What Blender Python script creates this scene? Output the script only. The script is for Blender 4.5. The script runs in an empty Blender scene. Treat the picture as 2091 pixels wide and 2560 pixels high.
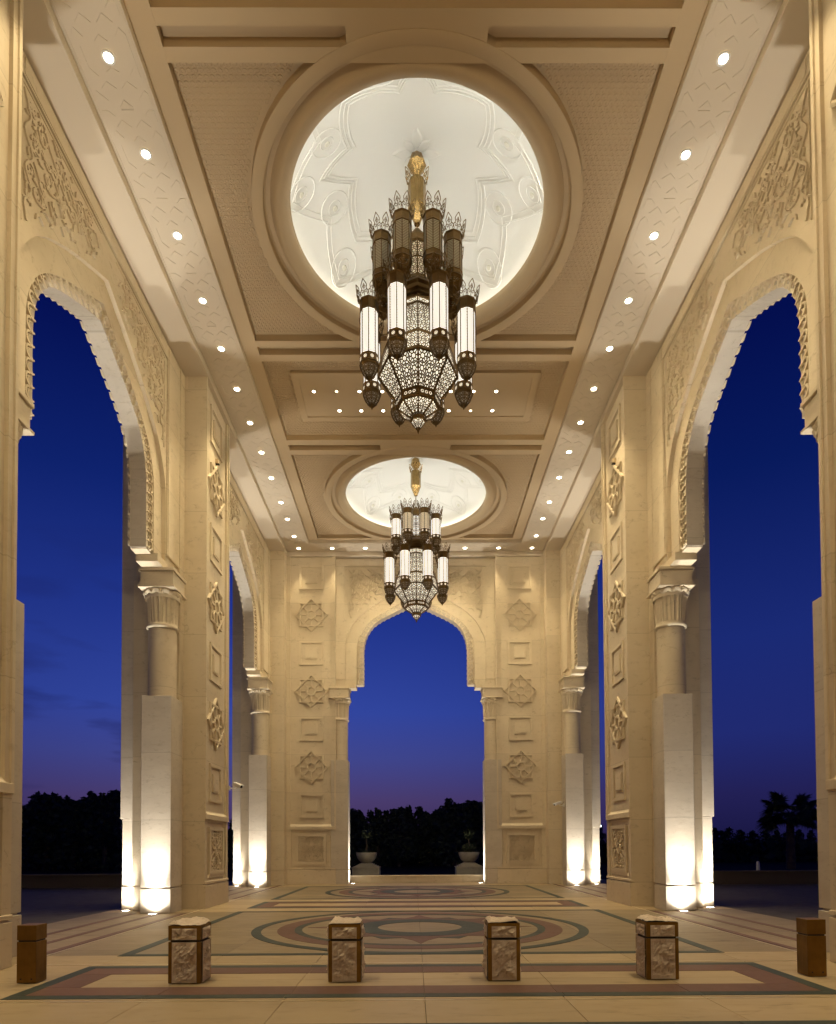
import bpy, math, random
from mathutils import Vector, Matrix, noise
random.seed(7)
S = bpy.context.scene
COL = S.collection
R = math.radians
PI = math.pi

# ------------------------------------------------------------------ camera
PW, PH, FPX, V0 = 2091.0, 2560.0, 1619.1, 2073.0
yaw, pitch, roll = R(.340), R(1.543), R(-.294)
CAM = Vector((-.097, 0, 1.5))
fw = Vector((math.sin(yaw)*math.cos(pitch), math.cos(yaw)*math.cos(pitch), math.sin(pitch)))
rt0 = Vector((math.cos(yaw), -math.sin(yaw), 0)); up0 = rt0.cross(fw)
RT = math.cos(roll)*rt0 + math.sin(roll)*up0
UP = -math.sin(roll)*rt0 + math.cos(roll)*up0
cd = bpy.data.cameras.new('camera'); cam = bpy.data.objects.new('camera', cd); COL.objects.link(cam)
cam.matrix_world = Matrix(((RT.x, UP.x, -fw.x, CAM.x), (RT.y, UP.y, -fw.y, CAM.y), (RT.z, UP.z, -fw.z, CAM.z), (0, 0, 0, 1)))
cd.sensor_fit = 'HORIZONTAL'; cd.sensor_width = 36; cd.lens = FPX/PW*36
cd.shift_y = (V0-PH/2)/PW; cd.clip_start = .05; cd.clip_end = 3000
S.camera = cam
def ray(x, y): return (x-PW/2)/FPX*RT - (y-V0)/FPX*UP + fw
def at_y(x, y, Y):
    d = ray(x, y); return CAM + d*((Y-CAM.y)/d.y)

# ------------------------------------------------------------------ world: dusk sky
S.view_settings.view_transform = 'Standard'; S.view_settings.look = 'None'
S.view_settings.gamma = 1; S.view_settings.exposure = 0; S.view_settings.use_curve_mapping = False
S.render.engine = 'CYCLES'
S.cycles.use_denoising = True; S.cycles.max_bounces = 7; S.cycles.diffuse_bounces = 5; S.cycles.glossy_bounces = 3
S.cycles.sample_clamp_indirect = 4; S.cycles.caustics_reflective = False; S.cycles.caustics_refractive = False
W = bpy.data.worlds.new('World'); S.world = W; W.use_nodes = True
nt = W.node_tree; N = nt.nodes; L = nt.links
bg = N['Background']; bg.inputs[1].default_value = 1.0
def nmath(nt, op, a, b=None, c=None):
    n = nt.nodes.new('ShaderNodeMath'); n.operation = op
    for i, x in enumerate((a, b, c)):
        if x is None: continue
        if isinstance(x, (int, float)): n.inputs[i].default_value = x
        else: nt.links.new(x, n.inputs[i])
    return n.outputs[0]
def ramp(nt, src, stops, interp='LINEAR'):
    n = nt.nodes.new('ShaderNodeValToRGB'); n.color_ramp.interpolation = interp
    e = n.color_ramp.elements
    while len(e) < len(stops): e.new(.5)
    for k, (p, c) in enumerate(stops):
        e[k].position = p; e[k].color = (*c, 1) if len(c) == 3 else c
    nt.links.new(src, n.inputs[0]); return n.outputs[0]
tc = N.new('ShaderNodeTexCoord'); sx = N.new('ShaderNodeSeparateXYZ'); L.new(tc.outputs['Generated'], sx.inputs[0])
elev = nmath(nt, 'ARCSINE', sx.outputs[2])
el01 = nmath(nt, 'DIVIDE', elev, PI/2)
def lin(r, g, b): return tuple(((c/255+.055)/1.055)**2.4 if c > 10 else c/255/12.92 for c in (r, g, b))
sky_front = ramp(nt, el01, [(0, lin(58, 42, 78)), (.045, lin(74, 60, 108)), (.085, lin(64, 70, 140)), (.13, lin(50, 70, 158)), (.21, lin(34, 54, 140)), (.31, lin(16, 36, 112)), (.42, lin(4, 14, 80)), (1, lin(1, 4, 36))])
sky_side = ramp(nt, el01, [(0, lin(24, 22, 62)), (.045, lin(34, 32, 84)), (.1, lin(32, 42, 112)), (.18, lin(26, 42, 116)), (.31, lin(8, 26, 92)), (.42, lin(3, 12, 74)), (1, lin(1, 4, 34))])
# brighter towards the place where the sun went down (ahead, a little left)
hyp = nmath(nt, 'SQRT', nmath(nt, 'ADD', nmath(nt, 'MULTIPLY', sx.outputs[0], sx.outputs[0]), nmath(nt, 'MULTIPLY', sx.outputs[1], sx.outputs[1])))
caz = nmath(nt, 'DIVIDE', nmath(nt, 'ADD', nmath(nt, 'MULTIPLY', sx.outputs[1], .98), nmath(nt, 'MULTIPLY', sx.outputs[0], -.2)), nmath(nt, 'MAXIMUM', hyp, .001))
fac = nmath(nt, 'SMOOTHSTEP' if False else 'MULTIPLY_ADD', caz, 5.0, -4.0)
fac.node.use_clamp = True
mx = N.new('ShaderNodeMix'); mx.data_type = 'RGBA'; L.new(fac, mx.inputs[0]); L.new(sky_side, mx.inputs[6]); L.new(sky_front, mx.inputs[7])
# thin dusk clouds low in the sky
mp = N.new('ShaderNodeMapping'); mp.inputs['Scale'].default_value = (3.2, 3.2, 15); mp.inputs['Location'].default_value = (.55, .1, .3); L.new(tc.outputs['Generated'], mp.inputs[0])
nz = N.new('ShaderNodeTexNoise'); nz.inputs['Scale'].default_value = 1.6; nz.inputs['Detail'].default_value = 6; nz.inputs['Roughness'].default_value = .5; L.new(mp.outputs[0], nz.inputs['Vector'])
cm = ramp(nt, nz.outputs[0], [(.53, (0, 0, 0)), (.66, (1, 1, 1))])
low = ramp(nt, el01, [(0, (1, 1, 1)), (.1, (.8, .8, .8)), (.2, (.3, .3, .3)), (.3, (0, 0, 0))])
lft = ramp(nt, nmath(nt, 'MULTIPLY_ADD', nmath(nt, 'DIVIDE', sx.outputs[0], nmath(nt, 'MAXIMUM', hyp, .001)), .5, .5), [(.32, (1, 1, 1)), (.44, (0, 0, 0))])
cf = nmath(nt, 'MULTIPLY', nmath(nt, 'MULTIPLY', nmath(nt, 'MULTIPLY', cm, low), lft), .7)
mc = N.new('ShaderNodeMix'); mc.data_type = 'RGBA'; L.new(cf, mc.inputs[0]); L.new(mx.outputs[2], mc.inputs[6]); mc.inputs[7].default_value = (*lin(24, 24, 72), 1)
L.new(mc.outputs[2], bg.inputs[0])
# the last of the daylight, sun practically gone
sd = bpy.data.lights.new('sun', 'SUN'); sd.energy = .004; sd.angle = R(12); sd.color = (.55, .6, 1)
so = bpy.data.objects.new('sun', sd); COL.objects.link(so); so.rotation_euler = (R(-82), 0, R(8)); so.location = (0, 60, 20)

# ------------------------------------------------------------------ mesh helpers
class MB:
    def __init__(s): s.v = []; s.f = []
    def add(s, vs, fs):
        o = len(s.v); s.v += [tuple(p) for p in vs]; s.f += [tuple(i+o for i in f) for f in fs]; return s
    def box(s, x0, x1, y0, y1, z0, z1):
        return s.add([(x0, y0, z0), (x1, y0, z0), (x1, y1, z0), (x0, y1, z0), (x0, y0, z1), (x1, y0, z1), (x1, y1, z1), (x0, y1, z1)],
                     [(0, 3, 2, 1), (4, 5, 6, 7), (0, 1, 5, 4), (1, 2, 6, 5), (2, 3, 7, 6), (3, 0, 4, 7)])
    def bbox(s, x0, x1, y0, y1, z0, z1, b=.01):
        # box with its edges chamfered a little: 24-vert bevelled cuboid
        vs = []; 
        for sx_, x in ((0, x0), (1, x1)):
            for sy_, y in ((0, y0), (1, y1)):
                for sz_, z in ((0, z0), (1, z1)):
                    ix = b if sx_ == 0 else -b; iy = b if sy_ == 0 else -b; iz = b if sz_ == 0 else -b
                    vs += [(x, y+iy, z+iz), (x+ix, y, z+iz), (x+ix, y+iy, z)]
        def i(a, b_, c, k): return ((a*2+b_)*2+c)*3+k
        fs = []
        fs += [(i(0, 0, 0, 0), i(0, 0, 1, 0), i(0, 1, 1, 0), i(0, 1, 0, 0)), (i(1, 0, 0, 0), i(1, 1, 0, 0), i(1, 1, 1, 0), i(1, 0, 1, 0))]
        fs += [(i(0, 0, 0, 1), i(1, 0, 0, 1), i(1, 0, 1, 1), i(0, 0, 1, 1)), (i(0, 1, 0, 1), i(0, 1, 1, 1), i(1, 1, 1, 1), i(1, 1, 0, 1))]
        fs += [(i(0, 0, 0, 2), i(0, 1, 0, 2), i(1, 1, 0, 2), i(1, 0, 0, 2)), (i(0, 0, 1, 2), i(1, 0, 1, 2), i(1, 1, 1, 2), i(0, 1, 1, 2))]
        for a in (0, 1):
            for c in (0, 1):
                fs.append((i(a, 0, c, 0), i(a, 1, c, 0), i(a, 1, c, 2), i(a, 0, c, 2)))
                fs.append((i(a, c, 0, 0), i(a, c, 1, 0), i(a, c, 1, 1), i(a, c, 0, 1)))
                fs.append((i(0, a, c, 1), i(1, a, c, 1), i(1, a, c, 2), i(0, a, c, 2)))
                for d in (0, 1): fs.append((i(a, c, d, 0), i(a, c, d, 1), i(a, c, d, 2)))
        return s.add(vs, fs)
    def prism(s, poly, h0, h1, f):
        # poly: 2-D outline; f(a, b, h) -> point
        n = len(poly)
        vs = [f(a, b, h0) for a, b in poly]+[f(a, b, h1) for a, b in poly]
        return s.add(vs, [tuple(range(n))[::-1], tuple(range(n, 2*n))]+[(k, (k+1) % n, n+(k+1) % n, n+k) for k in range(n)])
    def lathe(s, prof, n, c=(0, 0), ph=0, closed=False, sx=1, sy=1):
        o = []
        for r, z in prof:
            o += [(c[0]+sx*r*math.cos(ph+2*PI*k/n), c[1]+sy*r*math.sin(ph+2*PI*k/n), z) for k in range(n)]
        fs = []
        m = len(prof)
        for j in range(m if closed else m-1):
            j2 = (j+1) % m
            fs += [(j*n+k, j*n+(k+1) % n, j2*n+(k+1) % n, j2*n+k) for k in range(n)]
        return s.add(o, fs)
    def disc(s, c, r, n, z=None):
        return s.add([(c[0]+r*math.cos(2*PI*k/n), c[1]+r*math.sin(2*PI*k/n), c[2]) for k in range(n)], [tuple(range(n))])
    def tube(s, pts, r, n=6, closed=False, flat=None, cap=True):
        # tube along a polyline; r number or list
        P = [Vector(p) for p in pts]; m = len(P); vs = []; up = Vector(flat) if flat else None
        for i, p in enumerate(P):
            a = P[(i-1) % m] if (closed or i > 0) else p; b = P[(i+1) % m] if (closed or i < m-1) else p
            t = (b-a); t = t.normalized() if t.length > 1e-9 else Vector((0, 0, 1))
            q = up if up else (Vector((0, 0, 1)) if abs(t.z) < .9 else Vector((1, 0, 0)))
            e = t.cross(q); e = e.normalized() if e.length > 1e-6 else Vector((1, 0, 0)); g = e.cross(t)
            rr = r[i] if isinstance(r, (list, tuple)) else r
            vs += [p+e*(rr*math.cos(2*PI*k/n+PI/n))+g*(rr*math.sin(2*PI*k/n+PI/n)) for k in range(n)]
        fs = []
        for i in range(m if closed else m-1):
            j = (i+1) % m
            fs += [(i*n+k, j*n+k, j*n+(k+1) % n, i*n+(k+1) % n) for k in range(n)]
        if cap and not closed: fs += [tuple(range(n)), tuple(range((m-1)*n, m*n))[::-1]]
        return s.add(vs, fs)
    def strip(s, pts, w, nrm, h):
        # flat raised band along a polyline lying on a plane with normal nrm, standing h proud
        P = [Vector(p) for p in pts]; nr = Vector(nrm).normalized(); m = len(P); vs = []
        for i, p in enumerate(P):
            a = P[max(i-1, 0)]; b = P[min(i+1, m-1)]; t = (b-a)
            e = t.cross(nr); e = e.normalized() if e.length > 1e-9 else Vector((1, 0, 0))
            ww = w[i] if isinstance(w, (list, tuple)) else w
            vs += [p-e*ww/2, p-e*ww*.40+nr*h, p+e*ww*.40+nr*h, p+e*ww/2]
        fs = []
        for i in range(m-1):
            fs += [(i*4+k, i*4+k+1, i*4+k+5, i*4+k+4) for k in range(3)]
        fs += [(0, 1, 2, 3), tuple((m-1)*4+k for k in (3, 2, 1, 0))]
        return s.add(vs, fs)
    def mesh(s, name, mat=None, smooth=False):
        me = bpy.data.meshes.new(name); me.from_pydata(s.v, [], s.f); me.update()
        if mat: me.materials.append(mat)
        import bmesh
        bm = bmesh.new(); bm.from_mesh(me); bmesh.ops.recalc_face_normals(bm, faces=bm.faces); bm.to_mesh(me); bm.free()
        if smooth:
            for p in me.polygons: p.use_smooth = True
            if smooth != True: me.set_sharp_from_angle(angle=R(smooth))
        return me
    def build(s, name, mat, parent=None, smooth=False, **kw):
        return obj(name, s.mesh(name, mat, smooth), parent, **kw)
def obj(name, me, parent=None, loc=None, rotz=None, label=None, cat=None, group=None, kind=None, scale=None):
    o = bpy.data.objects.new(name, me); COL.objects.link(o)
    if parent: o.parent = parent
    if loc is not None: o.location = loc
    if rotz is not None: o.rotation_euler = (0, 0, rotz)
    if scale is not None: o.scale = scale
    for k, x in (('label', label), ('category', cat), ('group', group), ('kind', kind)):
        if x: o[k] = x
    return o
def empty(name, label=None, cat=None, loc=(0, 0, 0), rotz=0, parent=None, group=None):
    o = obj(name, None, parent, loc, rotz, label, cat, group); o.empty_display_size = .2; return o
def copy_tree(o, parent=None):
    c = o.copy(); COL.objects.link(c); c.parent = parent
    for ch in o.children: copy_tree(ch, c)
    return c
def crom(pts, per=6):
    # Catmull-Rom through 2-D points
    out = []; n = len(pts)
    for i in range(n-1):
        p0, p1, p2, p3 = pts[max(i-1, 0)], pts[i], pts[i+1], pts[min(i+2, n-1)]
        for k in range(per):
            t = k/per
            out.append(tuple(.5*((2*p1[j])+(-p0[j]+p2[j])*t+(2*p0[j]-5*p1[j]+4*p2[j]-p3[j])*t*t+(-p0[j]+3*p1[j]-3*p2[j]+p3[j])*t**3) for j in range(len(p1))))
    out.append(tuple(pts[-1])); return out
def arclen(pts):
    d = [0]
    for a, b in zip(pts, pts[1:]): d.append(d[-1]+math.dist(a, b))
    return d
def resample(pts, n):
    d = arclen(pts); out = []; j = 0
    for k in range(n):
        s_ = d[-1]*k/(n-1)
        while j < len(pts)-2 and d[j+1] < s_: j += 1
        t = (s_-d[j])/max(d[j+1]-d[j], 1e-9)
        out.append(tuple(a+(b-a)*t for a, b in zip(pts[j], pts[j+1])))
    return out

# ------------------------------------------------------------------ materials
def mat(name, col, rough=.6, metal=0, spec=.5, emit=None, estr=0):
    m = bpy.data.materials.new(name); m.use_nodes = True; b = m.node_tree.nodes['Principled BSDF']
    b.inputs['Base Color'].default_value = (*col, 1); b.inputs['Roughness'].default_value = rough; b.inputs['Metallic'].default_value = metal
    b.inputs['Specular IOR Level'].default_value = spec
    if emit: b.inputs['Emission Color'].default_value = (*emit, 1); b.inputs['Emission Strength'].default_value = estr
    return m
def world_pos(nt, scale=(1, 1, 1)):
    g = nt.nodes.new('ShaderNodeNewGeometry'); mp = nt.nodes.new('ShaderNodeMapping'); mp.inputs['Scale'].default_value = scale
    nt.links.new(g.outputs['Position'], mp.inputs[0]); return mp.outputs[0]
def noisen(nt, vec, scale, detail=4, rough=.55):
    n = nt.nodes.new('ShaderNodeTexNoise'); n.inputs['Scale'].default_value = scale; n.inputs['Detail'].default_value = detail; n.inputs['Roughness'].default_value = rough
    nt.links.new(vec, n.inputs['Vector']); return n.outputs[0]
def mixc(nt, f, a, b, mode='MIX'):
    n = nt.nodes.new('ShaderNodeMix'); n.data_type = 'RGBA'; n.blend_type = mode
    for i, x in ((0, f), (6, a), (7, b)):
        if isinstance(x, (int, float)): n.inputs[i].default_value = x
        elif isinstance(x, tuple): n.inputs[i].default_value = (*x[:3], 1)
        else: nt.links.new(x, n.inputs[i])
    return n.outputs[2]
def stone(name, a, b, vein, rough=.62, sc=1.0, bump=.15, vamt=.55, per_obj=0.0, stretch=(1, 1, 1.6), pits=.5, joints=0):
    m = mat(name, a, rough); nt = m.node_tree; bs = nt.nodes['Principled BSDF']
    v = world_pos(nt, stretch)
    n1 = noisen(nt, v, .9*sc, 5, .6); n2 = noisen(nt, v, 5*sc, 6, .65); n3 = noisen(nt, v, 34*sc, 4, .7)
    c = mixc(nt, ramp(nt, n1, [(.3, (0, 0, 0)), (.7, (1, 1, 1))]), a, b)
    c = mixc(nt, nmath(nt, 'MULTIPLY', ramp(nt, n2, [(.55, (0, 0, 0)), (.78, (1, 1, 1))]), vamt), c, vein)
    c = mixc(nt, nmath(nt, 'MULTIPLY', ramp(nt, n3, [(.62, (0, 0, 0)), (.72, (1, 1, 1))]), .35*pits), c, tuple(x*.5 for x in vein))
    # hair cracks and veins
    vo = nt.nodes.new('ShaderNodeTexVoronoi'); vo.feature = 'DISTANCE_TO_EDGE'; vo.inputs['Scale'].default_value = .55*sc
    wv = nt.nodes.new('ShaderNodeVectorMath'); wv.operation = 'ADD'
    nn = nt.nodes.new('ShaderNodeTexNoise'); nn.inputs['Scale'].default_value = 2.2*sc; nn.inputs['Detail'].default_value = 6; nt.links.new(v, nn.inputs['Vector'])
    nt.links.new(v, wv.inputs[0]); nt.links.new(nn.outputs[1], wv.inputs[1]); nt.links.new(wv.outputs[0], vo.inputs['Vector'])
    line = ramp(nt, vo.outputs[0], [(0, (1, 1, 1)), (.012, (0, 0, 0))])
    c = mixc(nt, nmath(nt, 'MULTIPLY', nmath(nt, 'MULTIPLY', line, ramp(nt, n2, [(.45, (0, 0, 0)), (.6, (1, 1, 1))])), .4), c, tuple(x*.6 for x in vein))
    if joints:
        g = nt.nodes.new('ShaderNodeNewGeometry'); sp_ = nt.nodes.new('ShaderNodeSeparateXYZ'); nt.links.new(g.outputs['Position'], sp_.inputs[0])
        hz = nmath(nt, 'DIVIDE', nmath(nt, 'ADD', sp_.outputs[2], .95), joints); fr_ = nmath(nt, 'FRACT', hz)
        jl = ramp(nt, nmath(nt, 'ABSOLUTE', nmath(nt, 'SUBTRACT', fr_, .5)), [(.494, (0, 0, 0)), (.498, (1, 1, 1))])
        wn = nt.nodes.new('ShaderNodeTexWhiteNoise'); wn.noise_dimensions = '3D'
        cb_ = nt.nodes.new('ShaderNodeCombineXYZ'); nt.links.new(nmath(nt, 'FLOOR', hz), cb_.inputs[2]); nt.links.new(nmath(nt, 'FLOOR', nmath(nt, 'DIVIDE', sp_.outputs[0], 1.9)), cb_.inputs[0]); nt.links.new(nmath(nt, 'FLOOR', nmath(nt, 'DIVIDE', sp_.outputs[1], 2.4)), cb_.inputs[1])
        nt.links.new(cb_.outputs[0], wn.inputs['Vector'])
        vm = nt.nodes.new('ShaderNodeVectorMath'); vm.operation = 'SCALE'; nt.links.new(c, vm.inputs[0]); nt.links.new(nmath(nt, 'MULTIPLY_ADD', wn.outputs[0], .09, .955), vm.inputs['Scale'])
        c = mixc(nt, nmath(nt, 'MULTIPLY', jl, .38), vm.outputs[0], tuple(x*.45 for x in vein))
    if per_obj:
        oi = nt.nodes.new('ShaderNodeObjectInfo'); k = nmath(nt, 'MULTIPLY_ADD', oi.outputs['Random'], per_obj, 1-per_obj/2)
        vm = nt.nodes.new('ShaderNodeVectorMath'); vm.operation = 'SCALE'; nt.links.new(c, vm.inputs[0]); nt.links.new(k, vm.inputs['Scale']); c = vm.outputs[0]
    nt.links.new(c, bs.inputs['Base Color'])
    rr = nmath(nt, 'MULTIPLY_ADD', n2, .25, rough-.12); nt.links.new(rr, bs.inputs['Roughness'])
    bp = nt.nodes.new('ShaderNodeBump'); bp.inputs['Strength'].default_value = bump; bp.inputs['Distance'].default_value = .01
    nt.links.new(nmath(nt, 'ADD', n2, nmath(nt, 'MULTIPLY', n3, .6)), bp.inputs['Height']); nt.links.new(bp.outputs[0], bs.inputs['Normal'])
    return m
M = {}
M['stone'] = stone('limestone', (.63, .53, .375), (.57, .47, .32), (.40, .31, .2), .66, joints=1.545)
M['ped'] = stone('limestone_pedestal', (.55, .48, .38), (.47, .40, .31), (.36, .29, .21), .6, 1.3, .2, .7, stretch=(1, 1, 2.4), joints=1.545)
M['carve'] = stone('carved_limestone', (.64, .54, .38), (.59, .49, .34), (.45, .36, .23), .66, bump=.08, pits=.2)
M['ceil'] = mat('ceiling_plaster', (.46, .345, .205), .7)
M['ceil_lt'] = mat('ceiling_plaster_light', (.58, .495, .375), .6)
M['dome'] = mat('dome_plaster', (.80, .81, .78), .55)
M['floor'] = stone('floor_limestone', (.35, .262, .15), (.295, .22, .125), (.2, .147, .082), .52, .8, .03, .6, .16, (.5, 1.5, 1), .6)
M['floor2'] = stone('floor_darker', (.22, .166, .098), (.178, .134, .078), (.125, .094, .057), .52, .8, .03, .7, .2, (.5, 1.5, 1), .6)
M['floor'].node_tree.nodes['Principled BSDF'].inputs['Specular IOR Level'].default_value = .12
M['green'] = stone('green_slate', (.042, .050, .040), (.033, .040, .032), (.075, .088, .072), .60, 1.4, .03, .5, .25)
M['red'] = stone('red_granite', (.125, .065, .045), (.10, .052, .037), (.20, .115, .085), .60, 1.6, .03, .5, .2)
for k_ in ('green', 'red', 'floor', 'floor2'): M[k_].node_tree.nodes['Principled BSDF'].inputs['Specular IOR Level'].default_value = .22
M['outer'] = stone('outer_paving', (.075, .062, .048), (.055, .046, .036), (.035, .03, .024), .6, .6, .03)
M['outer'].node_tree.nodes['Principled BSDF'].inputs['Specular IOR Level'].default_value = .12
M['render'] = mat('dark_render', (.12, .095, .06), .85, spec=.1)
M['brass'] = mat('inlay_brass', (.75, .66, .48), .3, .7)
def bronze(name, col, rough, metal=1, scale=40):
    m = mat(name, col, rough, metal); nt = m.node_tree; bs = nt.nodes['Principled BSDF']
    t = nt.nodes.new('ShaderNodeTexCoord'); mp = nt.nodes.new('ShaderNodeMapping'); mp.inputs['Scale'].default_value = (1, 1, .08); nt.links.new(t.outputs['Object'], mp.inputs[0])
    n = noisen(nt, mp.outputs[0], scale, 4); n2 = noisen(nt, t.outputs['Object'], 6, 3)
    c = mixc(nt, ramp(nt, n2, [(.35, (0, 0, 0)), (.7, (1, 1, 1))]), tuple(x*.72 for x in col), col)
    nt.links.new(mixc(nt, nmath(nt, 'MULTIPLY', n, .5), c, tuple(x*.6 for x in col)), bs.inputs['Base Color'])
    nt.links.new(nmath(nt, 'MULTIPLY_ADD', n, .3, rough-.12), bs.inputs['Roughness']); return m
M['bronze'] = bronze('bollard_bronze', (.30, .17, .045), .42)
M['antique'] = bronze('antique_brass', (.20, .125, .05), .38)
M['gold'] = bronze('polished_brass', (.40, .27, .11), .24)
M['dark'] = mat('dark_gap', (.03, .025, .02), .8)
def rockm():
    m = stone('split_face_stone', (.68, .57, .45), (.58, .47, .36), (.74, .64, .51), .8, 7, .9, .6); return m
M['rock'] = rockm()
M['white'] = mat('white_metal', (.7, .69, .66), .4)
M['black'] = mat('black_glass', (.02, .02, .022), .15)
M['concrete'] = stone('cast_stone', (.34, .31, .26), (.28, .255, .21), (.2, .18, .15), .8, 2)
M['soil'] = mat('soil', (.05, .035, .025), .9)
def emat(name, col, s, base=(.8, .8, .75)): return mat(name, base, .4, emit=col, estr=s)
M['lamp'] = emat('lamp_lens', (1, .88, .66), 25)
M['lamp_dim'] = emat('lamp_lens_dim', (1, .78, .45), 10)
M['uplens'] = emat('uplight_lens', (1, .92, .78), 30)
M['cove'] = emat('cove_tube', (1.0, 1.0, .92), 41)
M['glow'] = emat('lit_glass', (1, .93, .80), 1.35)
M['glow_in'] = emat('lit_inner_glass', (1, .87, .64), 1.35)
M['glow_dim'] = emat('half_lit_glass', (1, .78, .48), .55)
M['glow_low'] = emat('faint_glass', (1, .8, .5), .22, (.3, .25, .18))
M['glass_off'] = mat('unlit_glass', (.72, .72, .64), .3)
M['leaf'] = mat('dark_leaf', (.035, .05, .025), .7)
M['leaf2'] = mat('shrub_leaf', (.03, .042, .018), .7)
M['bark'] = mat('bark', (.09, .065, .045), .9)
M['palmbark'] = mat('palm_bark', (.12, .075, .05), .9)
M['asphalt'] = mat('ground_soil', (.012, .012, .012), .95, spec=.05)

# ------------------------------------------------------------------ main dimensions (metres)
XS, XW = 5.22, 5.84                      # face of the star pilasters, face of the arch walls
YB = (12.02, 21.66)                      # bay centres along the hall
YPIER = (7.32, 16.92, 26.52)
YF, YFW = 26.0, 26.2                     # far pilaster face, far arch wall face
ZA, ZB, ZC, ZP = 13.30, 13.48, 13.61, 13.77
DOME = (12.42, 22.42)

# ------------------------------------------------------------------ ground
MB().add([(-900, -200, -.03), (900, -200, -.03), (900, 1500, -.03), (-900, 1500, -.03)], [(0, 1, 2, 3)]).build('ground', M['asphalt'], kind='structure')
fo = MB(); 
for (a, b, c, d) in ((-30, -7.4, -6, 29), (7.4, 30, -6, 29), (-7.4, 7.4, 26.95, 29)): fo.add([(a, c, -.012), (b, c, -.012), (b, d, -.012), (a, d, -.012)], [(0, 1, 2, 3)])
fo.build('forecourt_paving', M['outer'], kind='structure')
fl = MB().add([(-7.4, -9, -.016), (7.4, -9, -.016), (7.4, 26.95, -.016), (-7.4, 26.95, -.016)], [(0, 1, 2, 3)]).build('floor', M['dark'], kind='structure')
slab = {}
def slab_mesh(w, d, m='floor'):
    k = (round(w, 3), round(d, 3), m)
    if k not in slab: slab[k] = MB().bbox(-w/2, w/2, -d/2, d/2, -.03, 0, .003).mesh('slab', M[m])
    return slab[k]
xs = [-7.4, -6.35, -5.28]+[-4.14+1.38*k for k in range(7)]+[5.28, 6.35, 7.4]
ys = [2.9, 4.1, 5.3, 6.42, 7.38, 8.36, 9.11]+[9.11+1.002*k for k in range(1, 7)]+[16.05, 16.92, 17.79, 18.7]+[18.7+.992*k for k in range(1, 7)]+[25.8, 26.93]
for i in range(len(xs)-1):
    for j in range(len(ys)-1):
        x0, x1, y0, y1 = xs[i], xs[i+1], ys[j], ys[j+1]
        m = 'floor2' if (9.05 < y0 < 15.1 or 18.6 < y0 < 24.6) else 'floor'  # darker floor tone in the bands before the arch openings
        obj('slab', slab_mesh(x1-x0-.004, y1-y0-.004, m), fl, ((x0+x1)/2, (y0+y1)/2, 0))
MB().box(-7.4, 7.4, -9, 2.89, -.03, -.001).build('slab', M['floor'], fl)
# inlays, each piece of stone a part; z steps of 4 mm
def inlay(name, poly, m, z):
    mb = MB(); mb.prism(poly, -.02, z, lambda a, b, h: (a, b, h)); return mb.build(name, m, fl)
def band(name, x0, x1, y0, y1, m, z, piece=1.35):
    gap = .0025
    if x1-x0 >= y1-y0:
        n = max(1, round((x1-x0)/piece)); st = (x1-x0)/n
        for k in range(n): inlay(name, [(x0+k*st+gap, y0), (x0+(k+1)*st-gap, y0), (x0+(k+1)*st-gap, y1), (x0+k*st+gap, y1)], m, z)
    else:
        n = max(1, round((y1-y0)/piece)); st = (y1-y0)/n
        for k in range(n): inlay(name, [(x0, y0+k*st+gap), (x1, y0+k*st+gap), (x1, y0+(k+1)*st-gap), (x0, y0+(k+1)*st-gap)], m, z)
def frame_band(name, hx, y0, y1, w, m, z):
    band(name, -hx, hx, y0, y0+w, m, z); band(name, -hx, hx, y1-w, y1, m, z)
    band(name, -hx, -hx+w, y0+w+.003, y1-w-.003, m, z); band(name, hx-w, hx, y0+w+.003, y1-w-.003, m, z)
for (y0, y1) in ((6.49, 8.27), (15.98, 17.86)):
    frame_band('green_border', 4.22, y0, y1, .15, M['green'], .004)
    frame_band('red_border', 4.067, y0+.153, y1-.153, .37, M['red'], .004)
def ringpoly(name, c, r0, r1, m, z, n=16, a0=0):
    for k in range(n):
        t0, t1 = a0+2*PI*k/n+.0008, a0+2*PI*(k+1)/n-.0008; q = 6
        outer = [(c[0]+r1*math.cos(t0+(t1-t0)*i/q), c[1]+r1*math.sin(t0+(t1-t0)*i/q)) for i in range(q+1)]
        inner = [(c[0]+r0*math.cos(t1-(t1-t0)*i/q), c[1]+r0*math.sin(t1-(t1-t0)*i/q)) for i in range(q+1)]
        inlay(name, outer+inner, m, z)
for (y0, y1) in ((9.03, 15.2), (18.62, 24.73)):
    frame_band('green_border', 4.22, y0, y1, .16, M['green'], .004)
    c = (0, (y0+y1)/2)
    ringpoly('green_ring', c, 2.88, 3.05, M['green'], .006)
    ringpoly('red_ring', c, 2.30, 2.60, M['red'], .004)
    ringpoly('green_ring', c, 2.16, 2.297, M['green'], .004)
    # green and red rosette round a pale medallion
    ringpoly('green_ring', c, .78, 1.24, M['green'], .006, 8)
    ringpoly('red_ring', c, 1.243, 1.47, M['red'], .004, 8)
    for k in range(8):
        a = 2*PI*k/8
        def q(r, t): return (c[0]+r*math.cos(a+t), c[1]+r*math.sin(a+t))
        inlay('red_point', [q(1.475, -.20), q(1.475, .20), q(1.72, .07), q(2.08, 0), q(1.72, -.07)], M['red'], .004)
        inlay('green_point', [q(1.475, .22), q(1.475, PI/4-.22), q(1.66, PI/8)], M['green'], .004)
for y in (8.37, 6.36): band('brass_strip', -5.0, 5.0, y, y+.012, M['brass'], .005, 3)
band('green_border', -5.3, 5.3, 5.38, 5.53, M['green'], .004)
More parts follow.
